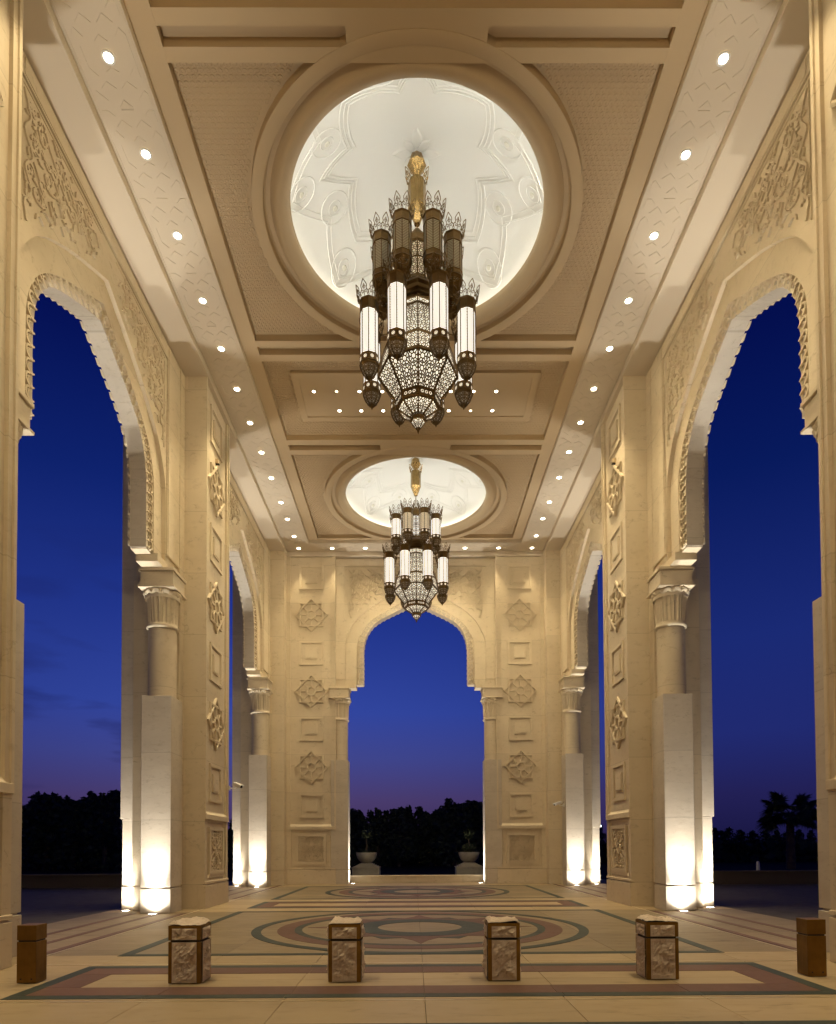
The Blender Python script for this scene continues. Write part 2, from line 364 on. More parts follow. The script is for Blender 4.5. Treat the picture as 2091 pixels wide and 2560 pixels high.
for s_ in (-1, 1):
    x = s_*5.25; band('brass_strip', x-.008, x+.008, 8.4, 25.6, M['brass'], .005, 3)
    for xx, w in ((5.36, .13), (5.92, .12), (6.5, .13)):
        for (y0, y1) in ((9.3, 14.85), (18.95, 24.4)): band('red_band', s_*xx-w/2, s_*xx+w/2, y0, y1, M['red'], .004)
    band('red_band', s_*5.36-.06, s_*5.36+.06, 24.405, 25.5, M['red'], .004)

# ------------------------------------------------------------------ the pavilion
pav = empty('pavilion', 'pale limestone entrance pavilion with tall scalloped arches, coffered ceiling and two lit domes', 'pavilion')

# --- ornaments (shared meshes), local: x along the wall, -y towards the viewer, z up
def diag(a, b): return ((a-b)*math.sqrt(.5), (a+b)*math.sqrt(.5))
def ribbon2(mb, pts, w, y0, h, closed=False):
    P = pts+[pts[0], pts[1]] if closed else pts
    mb.strip([(a, y0, b) for a, b in P], w, (0, -1, 0), h)
def bar(mb, a, b, w, h):
    d = Vector((b[0]-a[0], b[1]-a[1])); d.normalize(); n = Vector((-d.y, d.x))*w/2
    P = [(a[0]+n.x, a[1]+n.y), (b[0]+n.x, b[1]+n.y), (b[0]-n.x, b[1]-n.y), (a[0]-n.x, a[1]-n.y)]
    mb.prism(P, 0, -h, lambda x, z, hh: (x, hh, z))
def square_ring(mb, s_, w, h, rot=0, y0=0):
    o = [(-s_, -s_), (s_, -s_), (s_, s_), (-s_, s_)]; i = [(-s_+w, -s_+w), (s_-w, -s_+w), (s_-w, s_-w), (-s_+w, s_-w)]
    if rot: o = [diag(*p) for p in o]; i = [diag(*p) for p in i]
    for k in range(4):
        k2 = (k+1) % 4
        mb.prism([o[k], o[k2], i[k2], i[k]], y0, y0-h, lambda x, z, hh: (x, hh, z))
mb = MB(); square_ring(mb, .49, .062, .05); square_ring(mb, .49, .062, .056, 1)
square_ring(mb, .458, .010, .058); square_ring(mb, .458, .010, .064, 1)
n = 28
for r0, r1, h in ((.135, .195, .056),):
    vs = []
    for k in range(n):
        a = 2*PI*k/n
        for r, y in ((r0, 0), (r0, -h), (r1, -h), (r1, 0)): vs.append((r*math.cos(a), y, r*math.sin(a)))
    mb.add(vs, [(k*4+j, k*4+j+1, ((k+1) % n)*4+j+1, ((k+1) % n)*4+j) for k in range(n) for j in range(3)])
for k in range(8):
    a = 2*PI*k/8
    bar(mb, (.17*math.cos(a), .17*math.sin(a)), (.455*math.cos(a) if k % 2 == 0 else .46*math.cos(a), .455*math.sin(a)), .055, .05)
me_star = mb.mesh('star_relief', M['carve'])
mb = MB(); square_ring(mb, .487, .075, .045); square_ring(mb, .412, .02, .022)
mb.prism([(-.235, -.235), (.235, -.235), (.235, .235), (-.235, .235)], 0, -.035, lambda x, z, hh: (x, hh, z))
mb.prism([(-.195, -.195), (.195, -.195), (.195, .195), (-.195, .195)], -.035, -.045, lambda x, z, hh: (x, hh, z))
me_sq = mb.mesh('square_panel', M['carve'])
# scroll carving
def spiral(c, r, a0, turns, sgn, n=22, rmin=.15):
    return [(c[0]+r*(1-(1-rmin)*k/n)*math.cos(a0+sgn*turns*2*PI*k/n), c[1]+r*(1-(1-rmin)*k/n)*math.sin(a0+sgn*turns*2*PI*k/n)) for k in range(n+1)]
mb = MB()
square_ring(mb, .77, .06, .03); square_ring(mb, .60, .085, .07); mb.prism([(-.68, -.69), (.68, -.69), (.6, -.6), (-.6, -.6)], 0, -.05, lambda x, z, hh: (x, hh, z))
H = .05
for sx_ in (-1, 1):
    for sz_ in (-1, 1):
        def g(pts): return [(sx_*a, sz_*b) for a, b in pts]
        big = crom([(.12, .03), (.26, .07), (.40, .17), (.44, .31), (.34, .37), (.26, .30), (.31, .24), (.35, .28)], 5); ribbon2(mb, g(big), .034, 0, H)
        sm = crom([(.05, .13), (.12, .17), (.22, .20), (.26, .29), (.24, .40), (.14, .46), (.06, .43), (.07, .37)], 5); ribbon2(mb, g(sm), .032, 0, H)
        ribbon2(mb, g(spiral((.125, .285), .085, -PI/2, 1.5, 1)), .028, 0, H)
        ribbon2(mb, g(spiral((.42, .43), .07, PI, 1.5, -1)), .028, 0, H)
        ribbon2(mb, g(spiral((.44, .10), .06, PI, 1.3, 1)), .026, 0, H)
        ribbon2(mb, g(spiral((.30, .455), .05, 0, 1.3, 1)), .024, 0, H)
        for (x, z, a, l) in ((.48, .22, .5, .09), (.36, .46, 1.2, .07), (.05, .47, 1.5, .07), (.48, .03, .1, .08), (.19, .37, 1.0, .08), (.33, .05, -.1, .08), (.49, .34, .9, .07), (.2, .1, .6, .08)):
            e = (x+l*math.cos(a), z+l*math.sin(a)); mm = ((x+e[0])/2, (z+e[1])/2)
            mb.strip([(sx_*p[0], 0, sz_*p[1]) for p in ((x, z), mm, (min(e[0], .51), min(e[1], .51)))], [.012, .05, .008], (0, -1, 0), H*.8)
for r, w in ((.125, .03), (.07, .02)): ribbon2(mb, [(r*math.cos(2*PI*k/20), r*math.sin(2*PI*k/20)) for k in range(20)], w, 0, H*1.2, True)
for k in range(8):
    a = 2*PI*k/8; mb.strip([(0, 0, 0), (.03*math.cos(a), 0, .03*math.sin(a)), (.06*math.cos(a), 0, .06*math.sin(a))], [.006, .03, .006], (0, -1, 0), H)
me_carved = mb.mesh('carved_panel', M['carve'])

# --- arch outlines (right half), u across, z up
OP = [(2.13, 8.14), (2.13, 8.8), (2.13, 9.5), (2.10, 9.8), (2.05, 10.05), (1.93, 10.32), (1.69, 10.63), (1.35, 10.86), (.92, 11.08), (.62, 11.22), (.25, 11.38), (0, 11.48)]
SC = [(2.41, 8.14), (2.41, 8.8), (2.41, 9.55), (2.39, 9.8), (2.33, 10.03), (2.15, 10.39), (1.84, 10.73), (1.46, 11.0), (1.05, 11.24), (.64, 11.46), (.25, 11.67), (0, 11.80)]
OM = [(2.86, 8.14), (2.86, 9.0), (2.86, 9.67), (2.83, 9.93), (2.74, 10.2), (2.45, 10.72), (2.01, 11.15), (1.53, 11.47), (1.26, 11.63), (.8, 11.87), (.3, 12.11), (0, 12.25)]
NC = 57
OPc, SCc, OMc = (resample(crom(c, 8), NC) for c in (OP, SC, OM))
def mir(c): return c[:-1]+[(-a, b) for a, b in c[::-1]]
OPf, SCf, OMf = mir(OPc), mir(SCc), mir(OMc)
def between(mb, A, vA, B, vB):
    n = len(A); vs = [(a, vA, z) for a, z in A]+[(b, vB, z) for b, z in B]
    mb.add(vs, [(k, k+1, n+k+1, n+k) for k in range(n-1)])
def rect_outer(B, zt, ztop):
    zc = 8.14; out = []
    ang = math.atan2(ztop-zc, B); best = min(range(NC), key=lambda k: abs(math.atan2(OMc[k][1]-zc, OMc[k][0])-ang))
    for k, (a, z) in enumerate(OMc):
        t = math.atan2(z-zc, a)
        if k == best: out.append((B, ztop))
        elif t < ang: out.append((B, zc+B*math.tan(t)))
        else: out.append(((ztop-zc)/math.tan(t) if abs(t-PI/2) > 1e-6 else 0, ztop))
    return out
def wall_mesh(B, TH=.5, jamb=3.5):
    mb = MB(); zt = 13.56; RO = mir(rect_outer(B, 0, zt))
    between(mb, OMf, 0, RO, 0); between(mb, OMf, 0, OMf, .09); between(mb, OMf, .09, SCf, .09)
    between(mb, SCf, .09, SCf, .15); between(mb, SCf, .15, OPf, .15); between(mb, OPf, TH, RO, TH)
    for s_ in (-1, 1):
        def bx(u0, u1, v0, v1, z0, z1): mb.box(min(s_*u0, s_*u1), max(s_*u0, s_*u1), v0, v1, z0, z1)
        bx(2.16, 2.43, .15, TH, 8.12, 8.139)                     # underside of the arch foot
        bx(2.43, max(B, jamb), 0.004, TH-.002, 7.96, 8.139)      # corbel step
        bx(2.885, B, -.03, .003, 8.3, 13.28)                     # side border of the spandrel
        bx(2.885+.04, B, -.045, -.03, 8.3, 13.28) if B > 3.4 else None
        if B > jamb+.05:
            bx(jamb, B, .006, 1.0, .6, 7.962); bx(jamb, B, .0, 1.0, 0, .568); bx(jamb+.01, B, .02, .99, .56, .61)
            bx(jamb+.12, B, -.06, .004, .6, 13.28)
    mb.box(-2.884, 2.884, -.03, .003, 12.95, 13.28); mb.box(-2.7, 2.7, -.042, -.03, 12.99, 13.24)
    return mb.mesh('wall_slab', M['stone'])
# arabesque filling of the spandrel (right side), one carved field
def inside_spandrel(u, z):
    if not (.35 < u < 2.72 and z < 12.86): return False
    for (a0, z0), (a1, z1) in zip(OMc, OMc[1:]):
        if a1 <= u <= a0:
            t = (u-a0)/(a1-a0) if a1 != a0 else 0; return z > z0+(z1-z0)*t+.13
    return False
def spandrel_mesh(h):
    mb = MB(); rnd = random.Random(11)
    def vine(pts, w=.05):
        Q = crom(pts, 6); run = []
        for p in Q:
            if inside_spandrel(*p): run.append(p)
            else:
                if len(run) > 3: mb.strip([(a, 0, b) for a, b in run], w, (0, -1, 0), h)
                run = []
        if len(run) > 3: mb.strip([(a, 0, b) for a, b in run], w, (0, -1, 0), h)
    def leaf(x, z, a, l, w=.06):
        e = (x+l*math.cos(a), z+l*math.sin(a)); b = .25*l
        m1 = (x+.35*l*math.cos(a)-b*.5*math.sin(a), z+.35*l*math.sin(a)+b*.5*math.cos(a)); m2 = (x+.7*l*math.cos(a)-b*.2*math.sin(a), z+.7*l*math.sin(a)+b*.2*math.cos(a))
        if all(inside_spandrel(*p) for p in ((x, z), m1, e)):
            mb.strip([(p[0], 0, p[1]) for p in ((x, z), m1, m2, e)], [.012, w, w*.75, .006], (0, -1, 0), h*1.15)
    # main vine from the corner along the top towards the apex and down the side
    vine([(2.68, 12.8), (2.45, 12.62), (2.2, 12.78), (1.95, 12.55), (1.65, 12.75), (1.35, 12.5), (1.05, 12.72), (.8, 12.55), (.55, 12.68), (.4, 12.5)], .042)
    vine([(2.68, 12.8), (2.52, 12.5), (2.66, 12.2), (2.46, 11.95), (2.64, 11.65), (2.5, 11.4), (2.66, 11.1), (2.6, 10.85)], .042)
    vine([(2.45, 12.62), (2.3, 12.3), (2.0, 12.25), (1.75, 12.1), (1.95, 11.9), (2.1, 12.05)], .036)
    vine([(1.95, 12.55), (1.7, 12.35), (1.45, 12.25), (1.2, 12.3), (1.1, 12.1)], .036)
    vine([(2.46, 11.95), (2.25, 11.75), (2.15, 11.5), (2.35, 11.4), (2.4, 11.55)], .036)
    vine([(1.35, 12.5), (1.15, 12.35), (.9, 12.3), (.75, 12.2)], .034)
    for c, r, a0, sg in (((2.5, 12.63), .13, 2.2, 1), ((2.2, 12.53), .13, 1, -1), ((1.78, 12.5), .12, 0, 1), ((1.5, 12.56), .12, 3, -1), ((1.1, 12.52), .12, 1.2, 1), ((.72, 12.64), .09, 2, -1), ((2.38, 12.2), .13, 0, 1), ((2.52, 11.72), .12, 4, -1), ((2.06, 12.02), .12, 2, 1), ((1.6, 12.02), .11, 1, -1), ((2.36, 11.48), .10, 3, 1), ((2.56, 11.25), .08, 1, -1), ((1.35, 12.16), .08, 1, 1), ((1.87, 12.3), .10, 2.5, -1), ((2.2, 11.78), .09, 5, 1)):
        P = spiral(c, r, a0, 1.35, sg, 16, .2)
        if all(inside_spandrel(*p) for p in P): mb.strip([(a, 0, b) for a, b in P], [.038]*12+[.05, .06, .06, .04, .02], (0, -1, 0), h)
    for k in range(640):
        x = rnd.uniform(.4, 2.7); z = rnd.uniform(10.8, 12.84); a = rnd.choice((.6, 2.2, 3.6, 5.2))+rnd.uniform(-.5, .5)
        if rnd.random() < .42: leaf(x, z, a, rnd.uniform(.08, .17), rnd.uniform(.028, .05))
    # fine line that frames the field
    edge = [(u-.0*0, z) for u, z in OMc if .35 < u and z > 10.6]
    mb.strip([(2.72, 0, 10.75), (2.72, 0, 12.88), (.3, 0, 12.88)], .02, (0, -1, 0), .02)
    return mb
def spandrel_pair(h):
    sp = spandrel_mesh(h); spl = MB(); spl.v = [(-a, b, c) for a, b, c in sp.v]; spl.f = sp.f
    return sp.mesh('spandrel_carving', M['carve']), spl.mesh('spandrel_carving', M['carve'])
SPN, SPF = spandrel_pair(.03), spandrel_pair(.07)
# one scallop of the arch edging: local x along the edge, z from the opening outwards, -y proud
mb = MB()
def sc_pt(t, r): return (r*math.cos(t), .165+.85*r*math.sin(t))
arc = [sc_pt(PI*(-.10+1.2*k/12), .086) for k in range(13)]
mb.strip([(a, 0, b) for a, b in arc], [.024]+[.04]*11+[.024], (0, -1, 0), .055)
mb.strip([(-.083, 0, .14), (-.075, 0, .07), (-.045, 0, .008)], [.036, .042, .024], (0, -1, 0), .042)
arc = [(.055*math.cos(t), .10+.05*math.sin(t)) for t in [PI*(0+1.0*k/8) for k in range(9)]]
mb.strip([(a+.01, 0, b) for a, b in arc], [.015]+[.026]*7+[.015], (0, -1, 0), .03)
mb.add([(-.07, -.03, .05), (.06, 0, .06), (.02, 0, -.004), (-.05, -.02, -.004)], [(0, 3, 2, 1)])
me_scal = mb.mesh('scallop', M['carve'])
# placements of scallops along the opening line
def scallop_frames():
    out = []
    line = OPc; d = arclen(line); tot = d[-1]; n = 21
    for k in range(n):
        s_ = tot*(k+.5)/n; j = max(i for i in range(len(d)-1) if d[i] <= s_); t = (s_-d[j])/(d[j+1]-d[j])
        p = (line[j][0]+(line[j+1][0]-line[j][0])*t, line[j][1]+(line[j+1][1]-line[j][1])*t)
        tg = Vector((line[j+1][0]-line[j][0], line[j+1][1]-line[j][1])).normalized()
        out.append((p, tg))
    return out
SF = scallop_frames()
def scallop_matrix(p, tg, side, y):
    # x axis along the edge (downwards), z axis away from the opening
    ex = Vector((-side*tg.x, 0, -tg.y)); ez = Vector((side*tg.y, 0, -tg.x)) if False else Vector((side*abs(tg.y) if True else 0, 0, 0))
    nz = Vector((side*tg.y, 0, -tg.x)); nz = nz if nz.x*side > 0 or nz.z > 0 else -nz
    nz = Vector((side*tg.y, 0, tg.x*-1)); 
    if nz.z < 0 and abs(nz.z) > .2: nz = -nz
    ey = nz.cross(ex)
    m = Matrix(((ex.x, ey.x, nz.x, side*p[0]), (ex.y, ey.y, nz.y, y), (ex.z, ey.z, nz.z, p[1]), (0, 0, 0, 1)))
    return m
# back edging, far too small to pick apart, joined
bk = MB()
for side in (-1, 1):
    for p, tg in SF:
        m = scallop_matrix(p, tg, side, .5)
        v = [m @ Vector((a, 0, c)) + Vector((0, -b*.6, 0)) for a, b, c in me_scal_v] if False else None
        c = Vector((side*p[0], .5, p[1])); ex = Vector((side*-tg.x, 0, -tg.y)); nz = Vector((side*tg.y, 0, -tg.x))
        if nz.x*side < 0: nz = -nz
        bk.add([c+ex*.08-nz*.0, c-ex*.09-nz*.004, c+ex*.02-nz*.010, c+ex*.08+nz*.02+Vector((0, .05, 0)), c-ex*.09+nz*.02+Vector((0, .05, 0)), c+ex*.02-nz*.010+Vector((0, .05, 0))], [(0, 1, 2), (3, 5, 4), (0, 2, 5, 3), (2, 1, 4, 5)])
me_back = bk.mesh('scalloped_rear_edge', M['carve'])
# voussoirs of the soffit
NV = 9
def voussoirs():
    out = []; d = arclen(OPc); tot = d[-1]
    for side in (-1, 1):
        for k in range(NV):
            s0, s1 = tot*k/NV+.0015, tot*(k+1)/NV-.0015
            P = []
            for i in range(9):
                s_ = s0+(s1-s0)*i/8; j = max(q for q in range(len(d)-1) if d[q] <= s_); t = (s_-d[j])/(d[j+1]-d[j])
                P.append((side*(OPc[j][0]+(OPc[j+1][0]-OPc[j][0])*t), OPc[j][1]+(OPc[j+1][1]-OPc[j][1])*t))
            cx = 0; mb = MB(); vs = []
            for (a, z) in P:
                l = math.hypot(a, z-8.6); e = (a/l, (z-8.6)/l) if z > 9.5 else (side, 0)
                vs += [(a, .148, z), (a, .498, z), (a+e[0]*.2, .498, z+e[1]*.2), (a+e[0]*.2, .148, z+e[1]*.2)]
            mb.add(vs, [(i*4+q, i*4+(q+1) % 4, (i+1)*4+(q+1) % 4, (i+1)*4+q) for i in range(8) for q in range(4)]+[(0, 1, 2, 3), (32, 35, 34, 33)])
            out.append(mb.mesh('voussoir', M['ped']))
    return out
ME_V = voussoirs()
# --- column: pedestal, shaft, capital, abacus; local origin on its axis
HP = .345
mb = MB(); mb.bbox(-HP, HP, -HP, HP, .6, 5.0, .008); mb.bbox(-HP-.006, HP+.006, -HP-.006, HP+.006, 0, .568, .008); mb.box(-HP+.035, HP-.035, -HP+.035, HP-.035, .56, .61)
me_ped = mb.mesh('pedestal', M['ped'])
mb = MB(); mb.lathe([(.31, 4.99), (.31, 6.66)], 40); me_shaft = mb.mesh('shaft', M['stone'], True)
mb = MB(); NL = 12; prof = []
rows = [(6.60, .325, 0), (6.62, .352, 0), (6.65, .36, 0), (6.68, .352, 0), (6.695, .33, 0), (6.72, .325, .2), (6.76, .33, 1), (6.9, .338, 1), (7.1, .345, 1), (7.25, .352, 1), (7.34, .365, 1), (7.40, .395, 1.2), (7.44, .425, 1.5), (7.47, .43, 1.4), (7.49, .40, .6)]
nn_ = NL*10; vs = []
for z, r, am in rows:
    for k in range(nn_):
        a = 2*PI*k/nn_; ph = (k % 10)/10; lob = abs(math.sin(PI*ph)); dep = .045*am*(lob**.5-1) if am else 0
        if am and ph in (.0,): dep = -.012*am
        # tongue shaped flutes: hollow in the middle, raised rim
        rim = .016*am*(1 if .12 < ph < .25 or .75 < ph < .88 else 0)
        hol = -.028*am*(1 if .3 < ph < .7 and z < 7.38 else 0)
        zz = z - (.05*am*(abs(ph-.5)*2)**2 if z > 7.38 else 0)
        vs.append(((r+dep+rim+hol)*math.cos(a), (r+dep+rim+hol)*math.sin(a), zz))
mb.add(vs, [(j*nn_+k, j*nn_+(k+1) % nn_, (j+1)*nn_+(k+1) % nn_, (j+1)*nn_+k) for j in range(len(rows)-1) for k in range(nn_)])
mb.lathe([(.39, 7.30), (.39, 7.5)], 24); mb.lathe([(.01, 7.495), (.4, 7.495)], 24)
me_cap = mb.mesh('capital', M['carve'], 40)
mb = MB(); mb.bbox(-.42, .42, -.42, .42, 7.498, 7.545, .006); mb.box(-.375, .375, -.375, .375, 7.54, 7.89); mb.bbox(-.415, .415, -.415, .415, 7.885, 7.959, .008)
me_aba = mb.mesh('abacus', M['stone'])

WALLM = {}
def arch_wall(name, loc, rotz, B, UC=3.15):
    w = obj(name, None, pav, loc, rotz); w.empty_display_size = .2
    if B not in WALLM: WALLM[B] = wall_mesh(B)
    obj('wall_slab', WALLM[B], w)
    for me in (SPF if abs(loc[0]) < .1 else SPN): obj('spandrel_carving', me, w)
    for me in ME_V: obj('voussoir', me, w)
    b = obj('scalloped_rear_edge', me_back, w, kind='stuff')
    for side in (-1, 1):
        for p, tg in SF:
            o = obj('scallop', me_scal, w)
            ex = Vector((side*-tg.x, 0, -tg.y)); nz = Vector((side*tg.y, 0, -tg.x))
            if nz.x*side < 0 or (abs(nz.x) < .3 and nz.z < 0): nz = -nz
            ey = nz.cross(ex); 
            if ey.y < 0: ex = -ex; ey = -ey
            o.matrix_local = Matrix(((ex.x, ey.x, nz.x, side*p[0]), (ex.y, ey.y, nz.y, .15), (ex.z, ey.z, nz.z, p[1]), (0, 0, 0, 1)))
        c = (side*UC, .165, 0)
        obj('pedestal', me_ped, w, c); obj('shaft', me_shaft, w, c); obj('capital', me_cap, w, c, rotz=PI/12); obj('abacus', me_aba, w, c)
    return w
# --- piers; local x along the wall, y away from the hall, y = 0 at the star face
mb = MB()
mb.box(-.985, .985, .085, .64, 0, 13.56); mb.bbox(-.99, .99, 0, .2, 0, .568, .008); mb.box(-.955, .955, .035, .2, .56, .61)
mb.bbox(-.99, .99, 0, .09, .60, .66, .005)
for s_ in (-1, 1):
    mb.box(min(s_*.80, s_*.985), max(s_*.80, s_*.985), .025, .09, .655, 2.2); mb.box(min(s_*.93, s_*.99), max(s_*.93, s_*.99), .002, .09, 2.3, 13.3)
    mb.box(min(s_*.84, s_*.94), max(s_*.84, s_*.94), .03, .09, 2.3, 13.3)
mb.bbox(-.992, .992, -.004, .09, 2.2, 2.33, .004)
mb.prism([(0.002, 2.325), (.09, 2.325), (.09, 2.42)], -.84, .84, lambda a, b, h: (h, a, b))
me_pil = mb.mesh('star_pilaster', M['stone'])
mb = MB(); mb.box(-.985, .985, .0, .64, .6, 13.56); mb.bbox(-.99, .99, -.004, .64, 0, .568, .008); mb.box(-.955, .955, .03, .64, .56, .61); me_pil_plain = mb.mesh('plain_pilaster', M['stone'])
mb = MB(); mb.box(-1.35, 1.35, .615, 1.58, .6, 13.56); mb.box(-1.355, 1.355, .61, 1.585, 0, .568); mb.box(-1.33, 1.33, .635, 1.56, .56, .61)
me_core = mb.mesh('pier_core', M['stone'])
mb = MB(); mb.bbox(-1.22, 1.22, 1.575, 1.94, .6, 2.2, .006); mb.bbox(-1.22, 1.22, 1.575, 1.99, 2.2, 13.56, .006); mb.bbox(-1.225, 1.225, 1.575, 1.945, 0, .568, .006); mb.box(-1.2, 1.2, 1.575, 1.92, .56, .61)
me_outp = mb.mesh('outer_pilaster', M['ped'])
ZSQ = (3.16, 6.27, 9.36, 12.46); ZST = (4.73, 7.815, 10.93)
def pier(name, loc, rotz, full=True, orn=True):
    p = obj(name, None, pav, loc, rotz); p.empty_display_size = .2
    obj('star_pilaster' if orn else 'plain_pilaster', me_pil if orn else me_pil_plain, p)
    if full: obj('pier_core', me_core, p); obj('outer_pilaster', me_outp, p)
    if not orn: return p
    obj('carved_panel', me_carved, p, (0, .085, 1.42))
    for z in ZSQ: obj('square_panel', me_sq, p, (0, .085, z))
    for z in ZST: obj('star_relief', me_star, p, (0, .085, z))
    return p
for s_ in (-1, 1):
    for y in YPIER: pier('pier', (s_*XS, y, 0), -s_*PI/2, True, y < 20)
    for y in YB: arch_wall('arch_wall', (s_*XW, y, 0), -s_*PI/2, 3.95)
    arch = pier('wall_pilaster', (s_*4.235, YF, 0), 0, False)
arch_wall('arch_wall', (0, YFW, 0), 0, 3.27, 3.095)
# bay behind the viewer's shoulder: plain wall closing the hall beyond the near piers
for s_ in (-1, 1):
    MB().box(min(s_*XW, s_*(XW+.5)), max(s_*XW, s_*(XW+.5)), -9, 5.97, 8.2, 13.56).build('lintel_wall', M['stone'], pav)

ef = empty('unseen_front', 'unseen limestone front with glazed doors, added behind the viewer', 'building', (0, -9.3, 0))  # unseen building front, added to block the sky and bounce warm light
for x0, x1, z0 in ((-30, -4, 0), (4, 30, 0), (-4, 4, 5.2)): MB().bbox(x0, x1, -.3, .28, z0, 16, .01).build('wall', M['stone'], ef)
MB().bbox(-30, 30, -.3, .4, 13.9, 14.2, .02).build('cornice', M['stone'], ef)
for k in range(4):
    d = MB().bbox(-3.98+2*k, -2.02+2*k, -.05, .02, 0, 5.18, .01).build('door_leaf', M['bronze'], ef); MB().box(-3.8+2*k, -2.2+2*k, .021, .026, .5, 5.0).build('pane', M['glow_dim'], d)
    MB().tube([(-2.2+2*k if k % 2 == 0 else -3.8+2*k, .1, 1.0), (-2.2+2*k if k % 2 == 0 else -3.8+2*k, .1, 2.2)], .02, 8).build('handle', M['gold'], d)
# --- ceiling
cm_ = MB()
for s_ in (-1, 1):
    def bx(x0, x1, y0, y1, z0, z1, b=cm_): b.box(min(s_*x0, s_*x1), max(s_*x0, s_*x1), y0, y1, z0, z1)
    bx(XS-.02, 7.3, -9, 28, ZA, 13.9)
cm_.box(-XS+.02, XS-.02, YF-.02, 28, ZA+.001, 13.9)
cm_.build('ceiling_cornice', M['ceil_lt'], pav)
cb = MB()
for s_ in (-1, 1):
    x0, x1 = 4.2, XS-.021
    cb.box(min(s_*x0, s_*x1), max(s_*x0, s_*x1), -9, YF-.021, ZB, 13.9)
cb.box(-4.199, 4.199, 25.25, YF-.021, ZB+.001, 13.9)
cb.build('light_rail', M['ceil_lt'], pav)
# beams at the lowest coffer level
be = MB()
Y0 = -9; T = [(9.03, 9.24), (9.49, 9.69), (15.19, 15.38), (15.63, 15.85), (18.97, 19.22), (19.47, 19.70), (25.12, 25.249)]
for s_ in (-1, 1):
    be.box(min(s_*3.84, s_*4.199), max(s_*3.84, s_*4.199), Y0, 25.249, ZC, 13.9)
for a, b in T: be.box(-3.839, 3.839, a, b, ZC+.0012, 13.9)
be.box(-3.838, 3.838, Y0, 5.9, ZC+.001, 13.9)
for a, b in ((9.239, 9.491), (15.379, 15.631), (19.219, 19.471)): be.box(-1.06, 1.06, a, b, ZC+.0024, 13.9)
be.build('coffer_beam', M['ceil'], pav)
# recess plane, open under the domes
rp = MB()
def plane_hole(c, half, r, z, n=64):
    pts = [(c[0]+r*math.cos(2*PI*k/n), c[1]+r*math.sin(2*PI*k/n)) for k in range(n)]; out = []
    for k in range(n):
        a = 2*PI*k/n; m = max(abs(math.cos(a)), abs(math.sin(a))); out.append((c[0]+half*math.cos(a)/m, c[1]+half*math.sin(a)/m))
    rp.add([(*p, z) for p in pts]+[(*p, z) for p in out], [(k, (k+1) % n, n+(k+1) % n, n+k) for k in range(n)])
for cy in DOME:
    plane_hole((0, cy), 2.9, 2.72, ZP)
    for s_ in (-1, 1): rp.box(min(s_*2.9, s_*3.85), max(s_*2.9, s_*3.85), cy-2.9, cy+2.9, ZP, ZP+.1)
for a, b in ((5.8, DOME[0]-2.9), (DOME[0]+2.9, DOME[1]-2.9), (DOME[1]+2.9, 25.3)): rp.box(-3.85, 3.85, a, b, ZP, ZP+.1)
rp.build('coffer_ground', M['ceil'], pav)
# frames of the middle coffer
mf = MB()
for z0, hx, a, b, w in ((13.69, 3.23, 16.36, 18.24, .17),):
    mf.box(-hx, hx, a, a+w, z0, ZP+.01); mf.box(-hx, hx, b-w, b, z0, ZP+.01)
    for s_ in (-1, 1): mf.box(min(s_*hx, s_*(hx-w)), max(s_*hx, s_*(hx-w)), a+w, b-w, z0, ZP+.01)
mf.box(-3.06, 3.06, 16.53, 18.07, 13.715, ZP+.01)
mf.build('lighting_panel', M['ceil'], pav)
# pressed hexagon pattern of the coffer grounds
def hexfield(name, test, x0, x1, y0, y1, p=.098):
    mb = MB(); row = 0; y = y0
    while y < y1:
        x = x0+(p/2 if row % 2 else 0)
        while x < x1:
            if test(x, y):
                n = 6; vs = []
                for r, z in ((.046, ZP), (.040, ZP-.012), (.026, ZP-.012), (.020, ZP-.004)):
                    vs += [(x+r*math.cos(2*PI*k/n+PI/6), y+r*math.sin(2*PI*k/n+PI/6), z-.0005) for k in range(n)]
                mb.add(vs, [(j*n+k, j*n+(k+1) % n, (j+1)*n+(k+1) % n, (j+1)*n+k) for j in range(3) for k in range(n)]+[tuple(range(18, 24))])
            x += p
        y += p*.866; row += 1
    mb.build(name, M['ceil'], pav, kind='stuff')
for cy, a, b in ((DOME[0], 9.69, 15.19), (DOME[1], 19.70, 25.12)):
    hexfield('hexagon_pattern', lambda x, y: math.hypot(x, y-cy) > 3.21, -3.79, 3.8, a+.06, b-.04)
hexfield('hexagon_pattern', lambda x, y: not (abs(x) < 3.28 and 16.31 < y < 18.29), -3.79, 3.8, 15.91, 18.93)
